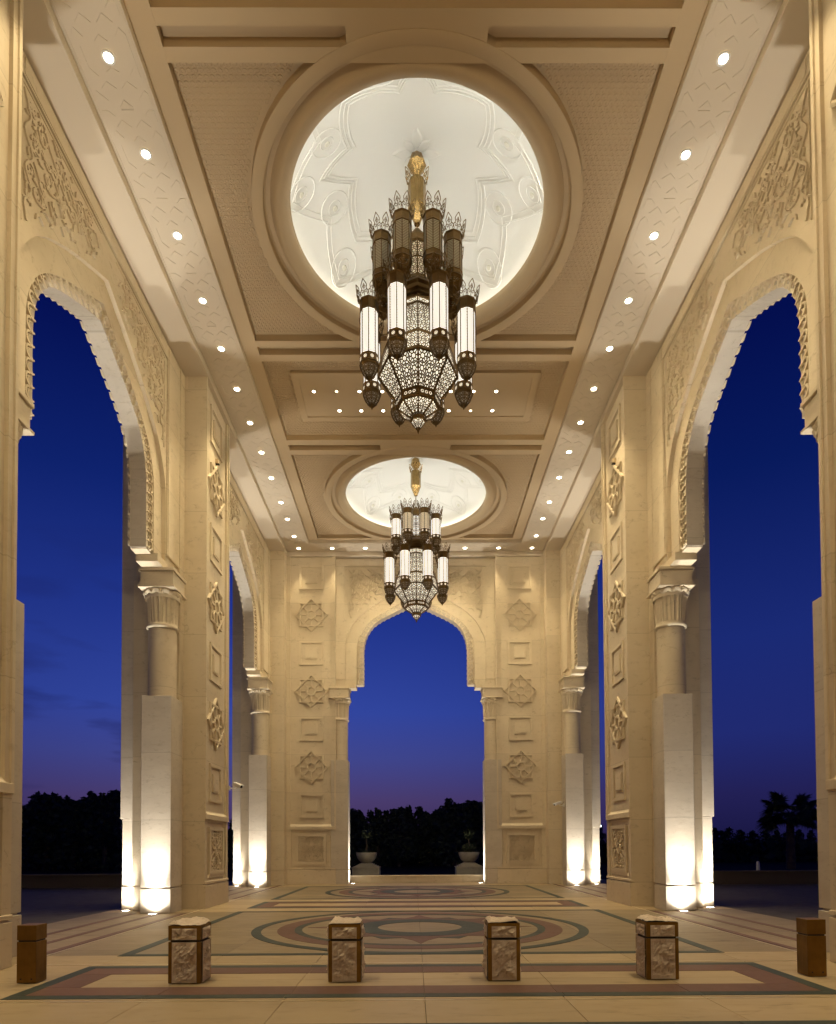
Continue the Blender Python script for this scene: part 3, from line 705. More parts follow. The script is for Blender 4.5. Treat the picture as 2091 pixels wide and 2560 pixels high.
# dome rings, shells, relief
def dome(cy):
    d = obj('dome', None, pav, (0.02, cy, 0)); d.empty_display_size = .2
    mb = MB(); mb.lathe([(3.16, ZP+.05), (3.16, ZC-.004), (3.15, ZC-.008), (2.97, ZC-.008), (2.955, ZC), (2.94, ZP-.06), (2.90, ZP-.02), (2.82, ZP-.02), (2.75, ZC+.03), (2.71, ZC-.005), (2.68, ZC-.012), (2.60, ZC-.005), (2.50, ZC+.05), (2.455, ZC+.11), (2.45, ZC+.13), (2.45, ZC+.21), (2.47, ZC+.22), (2.80, ZC+.22), (2.80, ZP+.15)], 128)
    mb.build('dome_ring', M['ceil'], d, 30)
    r0, h, za = 2.75, 1.35, 15.2; Rr = (r0*r0+h*h)/(2*h); zc = za-Rr
    def surf(rho, th, off=0):
        k = (Rr-off)/Rr; z = math.sqrt(max(Rr*Rr-rho*rho, 0)); return Vector((rho*math.sin(th)*k, rho*math.cos(th)*k, zc+z*k))
    mb = MB(); mb.lathe([(2.80, ZC+.2), (2.80, 13.84)]+[(rho, zc+math.sqrt(Rr*Rr-rho*rho)) for rho in [2.78-2.77*k/24 for k in range(25)]], 96); mb.build('dome_shell', M['dome'], d, True)
    mb = MB()
    def ridge(pts, w, hgt, closed=False):
        P = [surf(rh, th, 0) for rh, th in pts]; c = Vector((0, 0, zc))
        if closed: P += [P[0]]
        vs = []
        for i, p in enumerate(P):
            a = P[i-1] if i else (P[-2] if closed else p); b = P[i+1] if i < len(P)-1 else (P[1] if closed else p)
            nr = (c-p).normalized(); e = (b-a).cross(nr).normalized()
            vs += [p-e*w/2-nr*.004, p-e*w*.3+nr*hgt, p+e*w*.3+nr*hgt, p+e*w/2-nr*.004]
        m = len(P); mb.add(vs, [(i*4+k, i*4+k+1, i*4+k+5, i*4+k+4) for i in range(m-1) for k in range(3)])
    def seg(a, b, n=8): return [(a[0]+(b[0]-a[0])*k/n, a[1]+(b[1]-a[1])*k/n) for k in range(n)]
    def zig(off):
        V = []
        for q in range(4):
            b = q*PI/2
            V += [(1.74+off, b), (1.22+off, b+R(14)), (1.70+off, b+R(45)), (1.22+off, b+R(76))]
        P = []
        for i in range(len(V)):
            a = V[i]; c = V[(i+1) % len(V)]; 
            if i == len(V)-1: c = (c[0], c[1]+2*PI)
            P += seg(a, c)
        return P
    for off, w in ((0, .05), (.09, .035), (.17, .06)): ridge(zig(off), w*.8, .012, True)
    def zig2(off):
        V = []
        for q in range(8):
            b = q*PI/4; V += [(2.52+off, b+R(6)), (2.52+off, b-R(6)+PI/4)] if False else [(2.55+off, b), (2.02+off, b+R(22.5))]
        P = []
        for i in range(len(V)):
            a = V[i]; c = V[(i+1) % len(V)]
            if i == len(V)-1: c = (c[0], c[1]+2*PI)
            P += seg(a, c)
        return P
    for off, w in ((0, .045), (-.10, .03)): ridge(zig2(off), w*.8, .011, True)
    spots = [(1.8, q*PI/2+s_*R(20)) for q in range(4) for s_ in (-1, 1)]+[(2.28, q*PI/4) for q in range(8)]
    for rho, th in spots:
        for rad, w in ((.12, .022), (.27, .04)):
            cx, cy_ = rho*math.sin(th), rho*math.cos(th)
            pts = [(cx+rad*math.cos(2*PI*k/24), cy_+rad*math.sin(2*PI*k/24)*1.0) for k in range(24)]
            pp = [(math.hypot(*p), math.atan2(p[0], p[1])) for p in pts]
            if max(p[0] for p in pp) < 2.74: ridge(pp, w, .012, True)
    mb.build('strapwork_relief', M['dome'], d, 40)
    # rosette of eight petals at the crown
    mb = MB()
    for k in range(8):
        a = k*PI/4; l = .44 if k % 2 == 0 else .30; wd = .11 if k % 2 == 0 else .08
        def pt(t, w_):
            x, y = (.06+l*t)*math.sin(a)+w_*math.cos(a), (.06+l*t)*math.cos(a)-w_*math.sin(a); return surf(math.hypot(x, y), math.atan2(x, y))
        P = [pt(i/10, wd*math.sin(PI*(i/10)**.8)) for i in range(11)]+[pt(i/10, -wd*math.sin(PI*(i/10)**.8)) for i in range(9, 0, -1)]
        c = Vector((0, 0, zc)); top = [p+(c-p).normalized()*.025+(surf(.06+l*.5, a, 0)-p)*.25 for p in P]; n = len(P)
        mb.add(P+top, [tuple(range(n, 2*n))]+[(i, (i+1) % n, n+(i+1) % n, n+i) for i in range(n)])
    mb.build('crown_rosette', M['dome'], d)
    mb = MB(); mb.lathe([(2.72+.025*math.cos(t), ZC+.26+.025*math.sin(t)) for t in [2*PI*k/8 for k in range(8)]], 64, closed=True)
    mb.build('cove_tube', M['cove'], d)
    dl = MB()
    for rho, th in spots:
        p = surf(rho, th, .018); nr = (Vector((0, 0, zc))-p).normalized(); e = nr.cross(Vector((0, 0, 1))).normalized(); g = nr.cross(e)
        mb = MB(); n = 14; mb.add([p+e*.055*math.cos(2*PI*k/n)+g*.055*math.sin(2*PI*k/n) for k in range(n)]+[p+e*.04*math.cos(2*PI*k/n)+g*.04*math.sin(2*PI*k/n)+nr*.01 for k in range(n)], [(k, (k+1) % n, n+(k+1) % n, n+k) for k in range(n)]+[tuple(range(n, 2*n))])
        mb.build('dome_spotlight', M['glass_off'], d)
for cy in DOME: dome(cy)
# strapwork tiles of the light rails, one per light
def strap_tile(LN):
    mb = MB(); t = -.007; q = LN/2; g = .055
    def cell(poly): mb.prism(poly, .001, t, lambda a, b, h: (a, b, h))
    def inset(poly, d):
        c = (sum(p[0] for p in poly)/len(poly), sum(p[1] for p in poly)/len(poly)); return [(c[0]+(p[0]-c[0])*d, c[1]+(p[1]-c[1])*d) for p in poly]
    for s_ in (-1, 1):
        cell([(s_*.33, -q*.52), (s_*.40, -q*.40), (s_*.40, q*.40), (s_*.33, q*.52), (s_*.24, q*.36), (s_*.34, q*.2), (s_*.34, -q*.2), (s_*.24, -q*.36)])
        for e in (-1, 1):
            cell([(s_*.04, e*q*.60), (s_*.16, e*q*.46), (s_*.28, e*q*.60), (s_*.16, e*q*.76)])
            cell([(s_*.38, e*q*.64), (s_*.42, e*q*.70), (s_*.42, e*q*.96), (s_*.33, e*q*.96), (s_*.24, e*q*.84)])
    for e in (-1, 1):
        cell([(0, e*q*.82), (.10, e*q*.97), (-.10, e*q*.97)])
        cell([(0, e*q*.40), (.10, e*q*.28), (0, e*q*.20), (-.10, e*q*.28)])
    for s_ in (-1, 1): cell([(s_*.455, -q*.97), (s_*.468, -q*.97), (s_*.468, q*.97), (s_*.455, q*.97)])
    return mb.mesh('strapwork_tile', M['ceil_lt'])
LY = [9.51, 10.88, 12.37, 13.88, 15.25, 16.62, 17.97, 19.34, 20.7, 22.2, 23.34, 24.65]
LYall = [-7.0, -5.6, -4.2, -2.8, -1.4, 0, 1.3, 2.6, 4.0, 5.35, 6.75, 8.12]+LY
tile_cache = {}
def tile(LN):
    k = round(LN, 2)
    if k not in tile_cache: tile_cache[k] = strap_tile(k)
    return tile_cache[k]
for s_ in (-1, 1):
    for i, y in enumerate(LYall):
        ln = min((LYall[i+1]-y) if i < len(LYall)-1 else 9, (y-LYall[i-1]) if i else 9)
        obj('strapwork_tile', tile(ln), pav, (s_*4.69, y, ZB-.001))
FX = [-4.67, -3.33, -2.0, -.67, .67, 2.0, 3.35, 4.69]
for x in FX[1:-1]:
    o = obj('strapwork_tile', tile(1.33), pav, (x, 25.62, ZB-.0005), rotz=PI/2); o.scale = (.72, 1, 1)

# ------------------------------------------------------------------ luminaires
ORD = ['first', 'second', 'third', 'fourth', 'fifth', 'sixth', 'seventh', 'eighth', 'ninth', 'tenth', 'eleventh', 'twelfth', 'thirteenth', 'fourteenth', 'fifteenth', 'sixteenth', 'seventeenth', 'eighteenth', 'nineteenth', 'twentieth']
mb = MB(); mb.lathe([(.10, .002), (.10, -.012), (.072, -.014), (.068, .0)], 20); me_trim = mb.mesh('trim_ring', M['white'])
mb = MB(); mb.disc((0, 0, -.006), .068, 20); me_lens = mb.mesh('lens', M['lamp']); mb = MB(); mb.disc((0, 0, -.006), .04, 16); me_lens_s = mb.mesh('lens', M['lamp']); mb = MB(); mb.disc((0, 0, -.006), .03, 16); me_lens_d = mb.mesh('lens', M['lamp_dim'])
mb = MB(); mb.lathe([(.06, .002), (.06, -.01), (.042, -.011), (.04, .0)], 16); me_trim_s = mb.mesh('trim_ring', M['white'])
WARM = (1.0, .81, .49)
def spot(parent, loc, direction, power, size, blend, col, rad=.05):
    ld = bpy.data.lights.new('beam', 'SPOT'); ld.energy = power; ld.spot_size = R(size); ld.spot_blend = blend; ld.color = col; ld.shadow_soft_size = rad
    o = bpy.data.objects.new('beam', ld); COL.objects.link(o); o.parent = parent; o.location = loc
    o.rotation_euler = Vector(direction).to_track_quat('-Z', 'Y').to_euler(); return o
def downlight(loc, label, group, power=0, size=60, small=False, dim=False):
    e = empty('recessed_downlight', label, 'downlight', loc, group=group)
    obj('trim_ring', me_trim_s if small else me_trim, e); obj('lens', me_lens_d if dim else me_lens_s if small else me_lens, e)
    if power: spot(e, (0, 0, -.03), (0, 0, -1), power, size, .9, WARM, .06)
    return e
P_RAIL = 640
for s_, nm in ((-1, 'left'), (1, 'right')):
    for i, y in enumerate(LY):
        downlight((s_*4.67, y, ZB-.008), f'{ORD[i]} lit recessed downlight from the front along the {nm} ceiling rail', f'downlights along the {nm} ceiling rail', P_RAIL)
    for i, y in enumerate(LYall[:12]):
        downlight((s_*4.67, y, ZB-.008), f'{ORD[i]} recessed downlight of the {nm} ceiling rail in the bays above and behind the viewer', f'downlights over the viewer on the {nm} rail', P_RAIL)
for i, x in enumerate(FX[1:-1]):
    downlight((x, 25.66, ZB-.007), f'{ORD[i]} lit downlight from the left in the ceiling row along the far wall', 'downlights along the far wall', P_RAIL*.42, 52)
downlight((FX[0], 25.66, ZB-.007), 'lit downlight in the far left corner of the ceiling rail', 'downlights along the far wall', P_RAIL*.42, 52)
downlight((FX[-1], 25.66, ZB-.007), 'lit downlight in the far right corner of the ceiling rail', 'downlights along the far wall', P_RAIL*.42, 52)
for r_, (y, x0, n, dims) in enumerate(((17.05, -2.73, 9, (1,)), (17.82, -2.13, 8, (6,)))):
    for k in range(n):
        downlight((x0+.612*k, y, 13.714), f'{ORD[k]} small downlight from the left in the {"near" if r_ == 0 else "far"} row of the middle ceiling panel', 'small downlights of the middle ceiling panel', 60 if k not in dims else 0, 90, True, k in dims)
# in-ground uplights
mb = MB(); mb.lathe([(.115, -.01), (.115, .012), (.085, .014), (.083, .006)], 24); me_ur = mb.mesh('trim_ring', M['white']); mb = MB(); mb.disc((0, 0, .009), .084, 20); me_ul = mb.mesh('lens', M['uplens'])
UPC = (1.0, .955, .87)
def uplight(loc, aim, label, power):
    e = empty('ground_uplight', label, 'uplight', loc, group='uplights set in the floor before the columns')
    obj('trim_ring', me_ur, e); obj('lens', me_ul, e); spot(e, (0, 0, .03), aim, power, 46, 1.0, UPC, .06); spot(e, (0, 0, .04), (aim[0]*3, aim[1]*3, 1), power*.07, 150, 1.0, UPC, .06); return e
P_UP = 2300
for s_, nm in ((-1, 'left'), (1, 'right')):
    for b, y in enumerate(YB):
        for e in (-1, 1):
            bay = ('near', 'far')[b]; jm = ('near', 'far')[(e+1)//2]
            uplight((s_*(XW+.165), y+e*2.645, 0), (0, e*.02, 1), f'lit floor uplight before the {jm} column of the {bay} {nm} arch', P_UP)
            uplight((s_*(XW+1.13), y+e*3.46, 0), (0, e*.02, 1), f'lit floor uplight before the {jm} outer pilaster of the {bay} {nm} arch', P_UP)
    uplight((s_*2.59, YFW+.165, 0), (s_*.02, 0, 1), f'lit floor uplight before the {nm} column of the far arch', P_UP)

# ------------------------------------------------------------------ chandeliers
def octa(r, z, ph=-PI/2): return [Vector((r*math.cos(ph+k*PI/4), r*math.sin(ph+k*PI/4), z)) for k in range(8)]
def octring(mb, prof, cap=False):
    mb.lathe(prof, 8, ph=-PI/2)
def lattice(mb, a, b, c, d, nx, ny, w=.010, pat=0):
    # rosette screen laid over the quad a b c d (a,b lower edge; d,c upper edge)
    nrm = (b-a).cross(d-a).normalized()
    def P(u, v): return a*(1-u)*(1-v)+b*u*(1-v)+c*u*v+d*(1-u)*v
    def seg(p, q):
        A, B = P(*p), P(*q); t = (B-A)
        if t.length < 1e-5: return
        e = t.normalized().cross(nrm)*w/2
        mb.add([A-e, A+e, B+e, B-e], [(0, 1, 2, 3)])
    for i in range(nx):
        for j in range(ny):
            cx, cy = (i+.5)/nx, (j+.5)/ny; hx, hy = .5/nx, .5/ny
            def q(x, y): return (cx+x*hx, cy+y*hy)
            n = 8
            I = [q(.34*math.cos(2*PI*k/n+PI/8), .34*math.sin(2*PI*k/n+PI/8)) for k in range(n)]
            O = [q(.78*math.cos(2*PI*k/n), .78*math.sin(2*PI*k/n)) for k in range(n)]
            for k in range(n):
                seg(I[k], O[k]); seg(I[k], O[(k+1) % n])
            for s1 in (-1, 1):
                seg(O[0 if s1 > 0 else 4], q(s1, 0)); seg(O[2 if s1 > 0 else 6], q(0, s1))
                for s2 in (-1, 1):
                    k = {(1, 1): 1, (-1, 1): 3, (-1, -1): 5, (1, -1): 7}[(s1, s2)]
                    seg(O[k], q(s1, s2)); seg(q(s1, s2*.52), q(s1*.52, s2)); seg(O[k], q(s1*.76, s2*.76))
                    seg(q(s1, s2*.52), O[0 if s1 > 0 else 4]); seg(q(s1*.52, s2), O[2 if s2 > 0 else 6])
    for p, q_ in (((0, 0), (1, 0)), ((1, 0), (1, 1)), ((1, 1), (0, 1)), ((0, 1), (0, 0))): seg(p, q_)
def facets(prof_lo, prof_hi, fn):
    lo, hi = octa(*prof_lo), octa(*prof_hi)
    for k in range(8): fn(lo[k], lo[(k+1) % 8], hi[(k+1) % 8], hi[k])
def ribs(mb, prof, r=.014):
    for k in range(8): mb.tube([octa(rr, z)[k] for rr, z in prof], r, 4)
def hoop(mb, r, z, w=.014): mb.tube(octa(r, z), w, 4, closed=True)
def fleur(mb, base, out, upv, side, s_=1.0, t=.006):
    # filigree fleur-de-lis: pointed arch with scrolls, flat bars
    def P(x, y): return base+side*(x*s_)+upv*(y*s_)+out*(.25*y*y*s_)
    nr = side.cross(upv)
    def ln(pts, w): 
        q = [P(*p) for p in pts]; mb.tube(q, w*s_, 3, flat=nr)
    ln(crom([(-.072, 0), (-.06, .05), (-.035, .09), (-.045, .13), (0, .205)], 3), .0065); ln(crom([(.072, 0), (.06, .05), (.035, .09), (.045, .13), (0, .205)], 3), .0065)
    ln(spiral((-.028, .05), .026, 2.5, 1.1, -1, 7), .005); ln(spiral((.028, .05), .026, .6, 1.1, 1, 7), .005)
    ln([(0, .0), (0, .09), (0, .15)], .005); ln([(-.025, .105), (0, .15), (.025, .105)], .005)
    ln(spiral((0, .105), .017, 0, 1, 1, 6, .9), .004)
def crown(mb, r, z, s_):
    for k in range(8):
        a = -PI/2+PI/8+k*PI/4; out = Vector((math.cos(a), math.sin(a), 0)); side = Vector((-math.sin(a), math.cos(a), 0))
        fleur(mb, out*(r*.95)+Vector((0, 0, z)), out, Vector((0, 0, 1))+out*.25, side, s_)
def lantern_meshes(hg, hcap, hbot, hcone, rr):
    # origin at the bottom of the glass; returns frame, glass, crown, cone
    fr = MB(); zt = hg
    octring(fr, [(rr*1.02, zt), (rr*1.08, zt+.01), (rr*1.04, zt+.03), (rr*1.04, zt+hcap-.03), (rr*1.14, zt+hcap-.01), (rr*1.14, zt+hcap), (.02, zt+hcap+.01)])
    octring(fr, [(rr*1.02, 0), (rr*1.1, -.008), (rr*1.06, -.03), (rr*1.06, -hbot+.02), (rr*1.12, -hbot), (rr*1.0, -hbot-.006)])
    ribs(fr, [(rr, -.005), (rr, zt+.005)], .011)
    nb = int(hg/.03)
    for j in range(1, nb):
        z = hg*j/nb; lo, hi = octa(rr*.995, z-.005), octa(rr*.995, z+.005)
        fr.add(lo+hi, [(k, (k+1) % 8, 8+(k+1) % 8, 8+k) for k in range(8)])
    # pierced rosettes on the lower band
    gl = MB(); octring(gl, [(rr*.965, 0), (rr*.965, zt)])
    cr = MB(); crown(cr, rr*1.12, zt+hcap, 1.3)
    cn = MB(); hc = hcone; p = [(rr*1.05, -hbot-.004), (rr*1.0, -hbot-.2*hc), (rr*.74, -hbot-.6*hc), (rr*.36, -hbot-.86*hc), (.02, -hbot-hc)]
    ribs(cn, p, .010)
    for q0, q1, nr_ in ((1, 2, 2), (2, 3, 1)): facets(p[q1], p[q0], lambda a, b, c, d: lattice(cn, a, b, c, d, 1, nr_, .011))
    facets(p[1], p[0], lambda a, b, c, d: cn.add([a, b, c, d], [(0, 1, 2, 3)])); facets(p[4], p[3], lambda a, b, c, d: cn.add([a, b, c, d], [(0, 1, 2, 3)]))
    cn.lathe([(.018, -hbot-hcone+.02), (.022, -hbot-hcone-.005), (.006, -hbot-hcone-.05), (.001, -hbot-hcone-.055)], 8)
    lens = MB()
    for k in range(8):
        a = -PI/2+PI/8+k*PI/4; c0 = Vector((math.cos(a), math.sin(a), 0))*(rr*1.06*math.cos(PI/8)+.0025)+Vector((0, 0, -hbot/2-.005)); sd = Vector((-math.sin(a), math.cos(a), 0))
        for j in range(8):
            t = 2*PI*j/8; cc = c0+sd*.026*math.cos(t)+Vector((0, 0, .026*math.sin(t)))
            lens.add([cc+sd*.0085*math.cos(2*PI*i/5)+Vector((0, 0, .0085*math.sin(2*PI*i/5))) for i in range(5)], [(0, 1, 2, 3, 4)])
        lens.add([c0+sd*.011*math.cos(2*PI*i/6)+Vector((0, 0, .011*math.sin(2*PI*i/6))) for i in range(6)], [tuple(range(6))])
    inn = MB(); octring(inn, [(rr*.93, -hbot-.03), (rr*.9, -hbot-.2*hcone), (rr*.64, -hbot-.58*hcone), (.02, -hbot-.82*hcone)])
    return (fr.mesh('lantern_frame', M['antique']), gl.mesh('lantern_glass', M['glow']), cr.mesh('crown', M['antique']), cn.mesh('pierced_finial', M['antique']), lens.mesh('rosette_piercing', M['glow_in']), inn.mesh('inner_glow', M['glow_low']))
LOW = lantern_meshes(.84, .21, .16, .28, .172)
UPR = lantern_meshes(.54, .18, .12, .28, .172)
def glass_variant(me, m): c = me.copy(); c.materials.clear(); c.materials.append(m); return c
gl_off = glass_variant(UPR[1], M['glass_off']); gl_dim = glass_variant(UPR[1], M['glow_dim'])
# body meshes
st = MB()
octring(st, [(.02, 13.66), (.06, 13.62), (.13, 13.52), (.15, 13.50), (.17, 13.44), (.17, 13.36), (.19, 13.35), (.20, 13.30), (.185, 13.29)])
ribs(st, [(.185, 13.3), (.205, 12.55)], .022)
for z in (13.3, 12.95, 12.58): hoop(st, .19+(13.3-z)*.02, z, .014)
facets((.205, 12.58), (.185, 13.28), lambda a, b, c, d: lattice(st, a, b, c, d, 1, 5, .013))
octring(st, [(.205, 12.56), (.22, 12.5), (.42, 12.33), (.44, 12.28), (.42, 12.22), (.36, 12.2), (.36, 12.12), (.30, 12.10)])
me_stem = st.mesh('upper_stem', M['antique'])
sg = MB(); octring(sg, [(.165, 13.27), (.185, 12.6)]); me_stemglow = sg.mesh('stem_glass', M['glow_dim'])
bd = MB()
prof = [(.33, 12.06), (.36, 11.90), (.40, 11.86), (.70, 11.08), (.76, 10.90), (.78, 10.68)]
octring(bd, [(.30, 12.10), (.34, 12.08), (.35, 12.03), (.335, 12.03)])
for (lo, hi, nx, ny, w) in (((.375, 11.88), (.335, 12.04), 2, 1, .012), ((.69, 11.10), (.41, 11.84), 3, 4, .017), ((.772, 10.72), (.715, 11.04), 4, 2, .015), ((.43, 10.20), (.775, 10.66), 3, 3, .019), ((.12, 9.86), (.40, 10.03), 2, 2, .014)):
    facets(lo, hi, lambda a, b, c, d: lattice(bd, a, b, c, d, nx, ny, w))
ribs(bd, prof, .019); ribs(bd, [(.78, 10.68), (.43, 10.19)], .022); ribs(bd, [(.41, 10.04), (.12, 9.85)], .018)
for r, z, w in ((.335, 12.05, .018), (.385, 11.87, .02), (.70, 11.07, .02), (.78, 10.68, .022), (.43, 10.19, .024), (.415, 10.045, .02), (.125, 9.86, .018)): hoop(bd, r, z, w)
octring(bd, [(.425, 10.19), (.44, 10.17), (.44, 10.06), (.40, 10.03)])
octring(bd, [(.12, 9.87), (.16, 9.84), (.165, 9.80), (.155, 9.79)])
facets((.03, 9.63), (.155, 9.79), lambda a, b, c, d: lattice(bd, a, b, c, d, 1, 2, .009)); ribs(bd, [(.16, 9.80), (.02, 9.62)], .009)
bd.lathe([(.02, 9.64), (.026, 9.61), (.008, 9.56), (.001, 9.54)], 8)
me_body = bd.mesh('lattice_body', M['antique'])
gi = MB(); octring(gi, [(.30, 12.04), (.35, 11.88), (.375, 11.84), (.66, 11.10), (.735, 10.72), (.74, 10.67), (.40, 10.22)]); octring(gi, [(.375, 10.03), (.10, 9.87)]); octring(gi, [(.13, 9.78), (.02, 9.65)])
me_inner = gi.mesh('inner_glass', M['glow_in'])
rb = MB()
for k in range(8):
    a = -PI/2+PI/8+k*PI/4; sd = Vector((-math.sin(a), math.cos(a), 0)); c0 = Vector((math.cos(a), math.sin(a), 0))*(.44*math.cos(PI/8)+.003)
    for i in (-1, 0, 1):
        for j in range(7):
            t = 2*PI*j/7; cc = c0+sd*(i*.085+.024*math.cos(t))+Vector((0, 0, 10.115+.024*math.sin(t)))
            rb.add([cc+sd*.0085*math.cos(2*PI*q/5)+Vector((0, 0, .0085*math.sin(2*PI*q/5))) for q in range(5)], [(0, 1, 2, 3, 4)])
me_ros = rb.mesh('rosette_piercing', M['glow_in'])
tb = MB(); octring(tb, [(.03, 14.66), (.10, 14.63), (.175, 14.58), (.178, 14.05), (.07, 13.78), (.06, 13.74), (.02, 13.73)]); crown(tb, .18, 14.56, 1.25)
me_tube = tb.mesh('brass_canopy', M['gold'])
bu = MB(); octring(bu, [(.02, 15.17), (.05, 15.16), (.13, 15.10), (.19, 14.93), (.05, 14.73), (.035, 14.69), (.02, 14.64)]); me_bulb = bu.mesh('finial_bulb', M['gold'])
rd = MB()
z = 13.74
for k in range(8):
    rd.tube([(0.012*math.cos(t) if k % 2 else 0, 0 if k % 2 else .012*math.cos(t), 13.73-.016*k+.013*math.sin(t)) for t in [2*PI*i/8 for i in range(8)]], .004, 4, closed=True)
rd.tube([(0, 0, 15.2), (0, 0, 15.14)], .02, 8)
me_rod = rd.mesh('chain', M['gold'])
arm = MB(); arm.tube([(.36, 0, 0), (.6, 0, -.02), (.80, 0, .01), (.84, 0, .06)], .012, 6); arm.tube([(.2, 0, .8), (.5, 0, .75), (.72, 0, .62)], .010, 6)
me_arm = arm.mesh('bracket_arm', M['antique'])
def chandelier(cy, label, upper_lit, drop=0):
    e = empty('chandelier', label, 'chandelier', (0.02, cy, 0), group='pair of brass chandeliers under the domes')
    obj('finial_bulb', me_bulb, e); obj('brass_canopy', me_tube, e, (0, 0, .35*drop)); obj('chain', me_rod, e, (0, 0, .35*drop))
    if drop:
        ch = MB(); n_ = 26; z0, z1 = 13.75+.35*drop, 13.64-drop
        for k in range(n_):
            z = z0+(z1-z0)*k/(n_-1); ch.tube([(.013*math.cos(t) if k % 2 else 0, 0 if k % 2 else .013*math.cos(t), z+.017*math.sin(t)) for t in [2*PI*i/8 for i in range(8)]], .0055, 4, closed=True)
        ch.build('chain', M['gold'], e)
    s1 = obj('upper_stem', me_stem, e, (0, 0, -drop)); obj('stem_glass', me_stemglow if not upper_lit else glass_variant(me_stemglow, M['glow']), s1)
    b = obj('lattice_body', me_body, e, (0, 0, -drop)); obj('inner_glass', me_inner, b); obj('rosette_piercing', me_ros, b)
    for k in range(8):
        a = -PI/2+PI/8+k*PI/4
        for (Rr, z, ms, up) in ((1.0, 10.78, LOW, False), (.74, 12.48, UPR, True)):
            l = obj('lantern', ms[0], e, (Rr*math.cos(a), Rr*math.sin(a), z-drop))
            g = ms[1]
            if up: g = gl_off if not upper_lit else (gl_dim if k in (0, 7) else ms[1])
            obj('lantern_glass', g, l); obj('crown', ms[2], l); obj('pierced_finial', ms[3], l)
            if not up or upper_lit: obj('rosette_piercing', ms[4], l); obj('inner_glow', ms[5], l)
        obj('bracket_arm', me_arm, e, (0, 0, 11.75-drop), rotz=a)
    for k in range(8):                       # the lamps inside the ring of lanterns
        a = -PI/2+k*PI/4; lo = spot(e, (1.02*math.cos(a), 1.02*math.sin(a), 11.2-drop), (math.cos(a), math.sin(a), -.40), 238, 124, .6, (1, .84, .54), .06); lo.name = 'lamp'
    return e
chandelier(DOME[0], 'large tiered brass lantern chandelier with pierced body hanging under the near dome', False)
chandelier(2.4, 'tiered brass lantern chandelier above the viewer, out of the picture', True)  # unseen third chandelier, added to light the pier fronts and bollards
chandelier(DOME[1], 'tiered brass lantern chandelier with all lanterns lit under the far dome', True, .23)

# ------------------------------------------------------------------ bollards
def rock_panel(w, h, seed, amp=.02, nx=14, nz=20, edge=.16):
    # split face: local x, z in the face, -y outwards
    mb = MB(); vs = []
    for j in range(nz+1):
        for i in range(nx+1):
            x, z = (i/nx-.5)*w, j/nz*h
            e = min(i/nx, 1-i/nx, j/nz, 1-j/nz)/edge; e = min(e, 1)
            v = Vector((x*9+seed*7.3, seed*3.1, z*9))
            f = (noise.noise(v*.9)*.5+abs(noise.noise(v*1.9))*.7+abs(noise.noise(v*4.5))*.4-.1)
            cell = noise.cell(Vector((math.floor(x*14+noise.noise(v)*1.6), seed, math.floor(z*13+noise.noise(v*1.3)*1.6))))*.3
            vs.append((x, -(amp*.35+amp*e*(f+cell)), z))
    mb.add(vs, [(j*(nx+1)+i, j*(nx+1)+i+1, (j+1)*(nx+1)+i+1, (j+1)*(nx+1)+i) for j in range(nz) for i in range(nx)])
    return mb
def rock_top(w, seed, amp=.05, n=18):
    mb = MB(); vs = []
    for j in range(n+1):
        for i in range(n+1):
            x, y = (i/n-.5)*w, (j/n-.5)*w; e = min(min(i/n, 1-i/n, j/n, 1-j/n)/.09, 1)
            v = Vector((x*8+seed*5.7, y*8, seed*2.2)); f = .45+noise.noise(v*.7)*.75+noise.noise(v*2.4)*.3+noise.noise(v*6)*.14
            vs.append((x, y, .016+max(0, amp*(.35+.65*e)*f)))
    mb.add(vs, [(j*(n+1)+i, j*(n+1)+i+1, (j+1)*(n+1)+i+1, (j+1)*(n+1)+i) for j in range(n) for i in range(n)])
    return mb
HB, HG0, HG1, HT = .178, .452, .472, .632
def stone_bollard(loc, rotz, label, seed):
    e = empty('stone_bollard', label, 'bollard', loc, rotz, group='stone clad bollards across the entrance')
    MB().box(-HB+.02, HB-.02, -HB+.02, HB-.02, 0, HT).build('core', M['dark'], e)
    fr = MB()
    for sx_ in (-1, 1):
        for sy_ in (-1, 1):
            for z0, z1 in ((0, HG0), (HG1, HT)):
                a, b = sx_*HB, sx_*(HB-.042); c, d = sy_*HB, sy_*(HB-.006); fr.box(min(a, b), max(a, b), min(c, d), max(c, d), z0, z1)
                a, b = sx_*(HB+.0005), sx_*(HB-.006); c, d = sy_*(HB-.006), sy_*(HB-.042); fr.box(min(a, b), max(a, b), min(c, d), max(c, d), z0, z1)
    for s_ in (-1, 1):
        fr.box(-HB+.042, HB-.042, min(s_*HB, s_*(HB-.006)), max(s_*HB, s_*(HB-.006)), HT-.032, HT+.001)
        fr.box(min(s_*(HB+.0005), s_*(HB-.006)), max(s_*(HB+.0005), s_*(HB-.006)), -HB+.042, HB-.042, HT-.032, HT+.001)
    fr.build('bronze_frame', M['bronze'], e)
    for k in range(4):
        for (z0, h, hh) in ((.004, HG0-.006, 0), (HG1+.003, HT-.035-HG1, 1)):
            o = rock_panel(2*(HB-.042), h, seed*10+k*2+hh, (.046 if hh == 0 else .04), 14, 20 if hh == 0 else 9).build('split_stone', M['rock'], e)
            a = k*PI/2; o.location = (math.sin(a)*(HB-.008), -math.cos(a)*(HB-.008), z0); o.rotation_euler = (0, 0, a)
    o = rock_top(2*HB-.012, seed, .07).build('rough_top', M['rock'], e); o.location = (0, 0, HT-.016)
    return e
bl = [(-2.635, 'stone bollard with bronze edges, leftmost of the four stone ones'), (-.875, 'stone bollard with bronze edges, second of four from the left'), (.895, 'stone bollard with bronze edges, third of four from the left'), (2.67, 'stone bollard with bronze edges, rightmost of the four stone ones')]
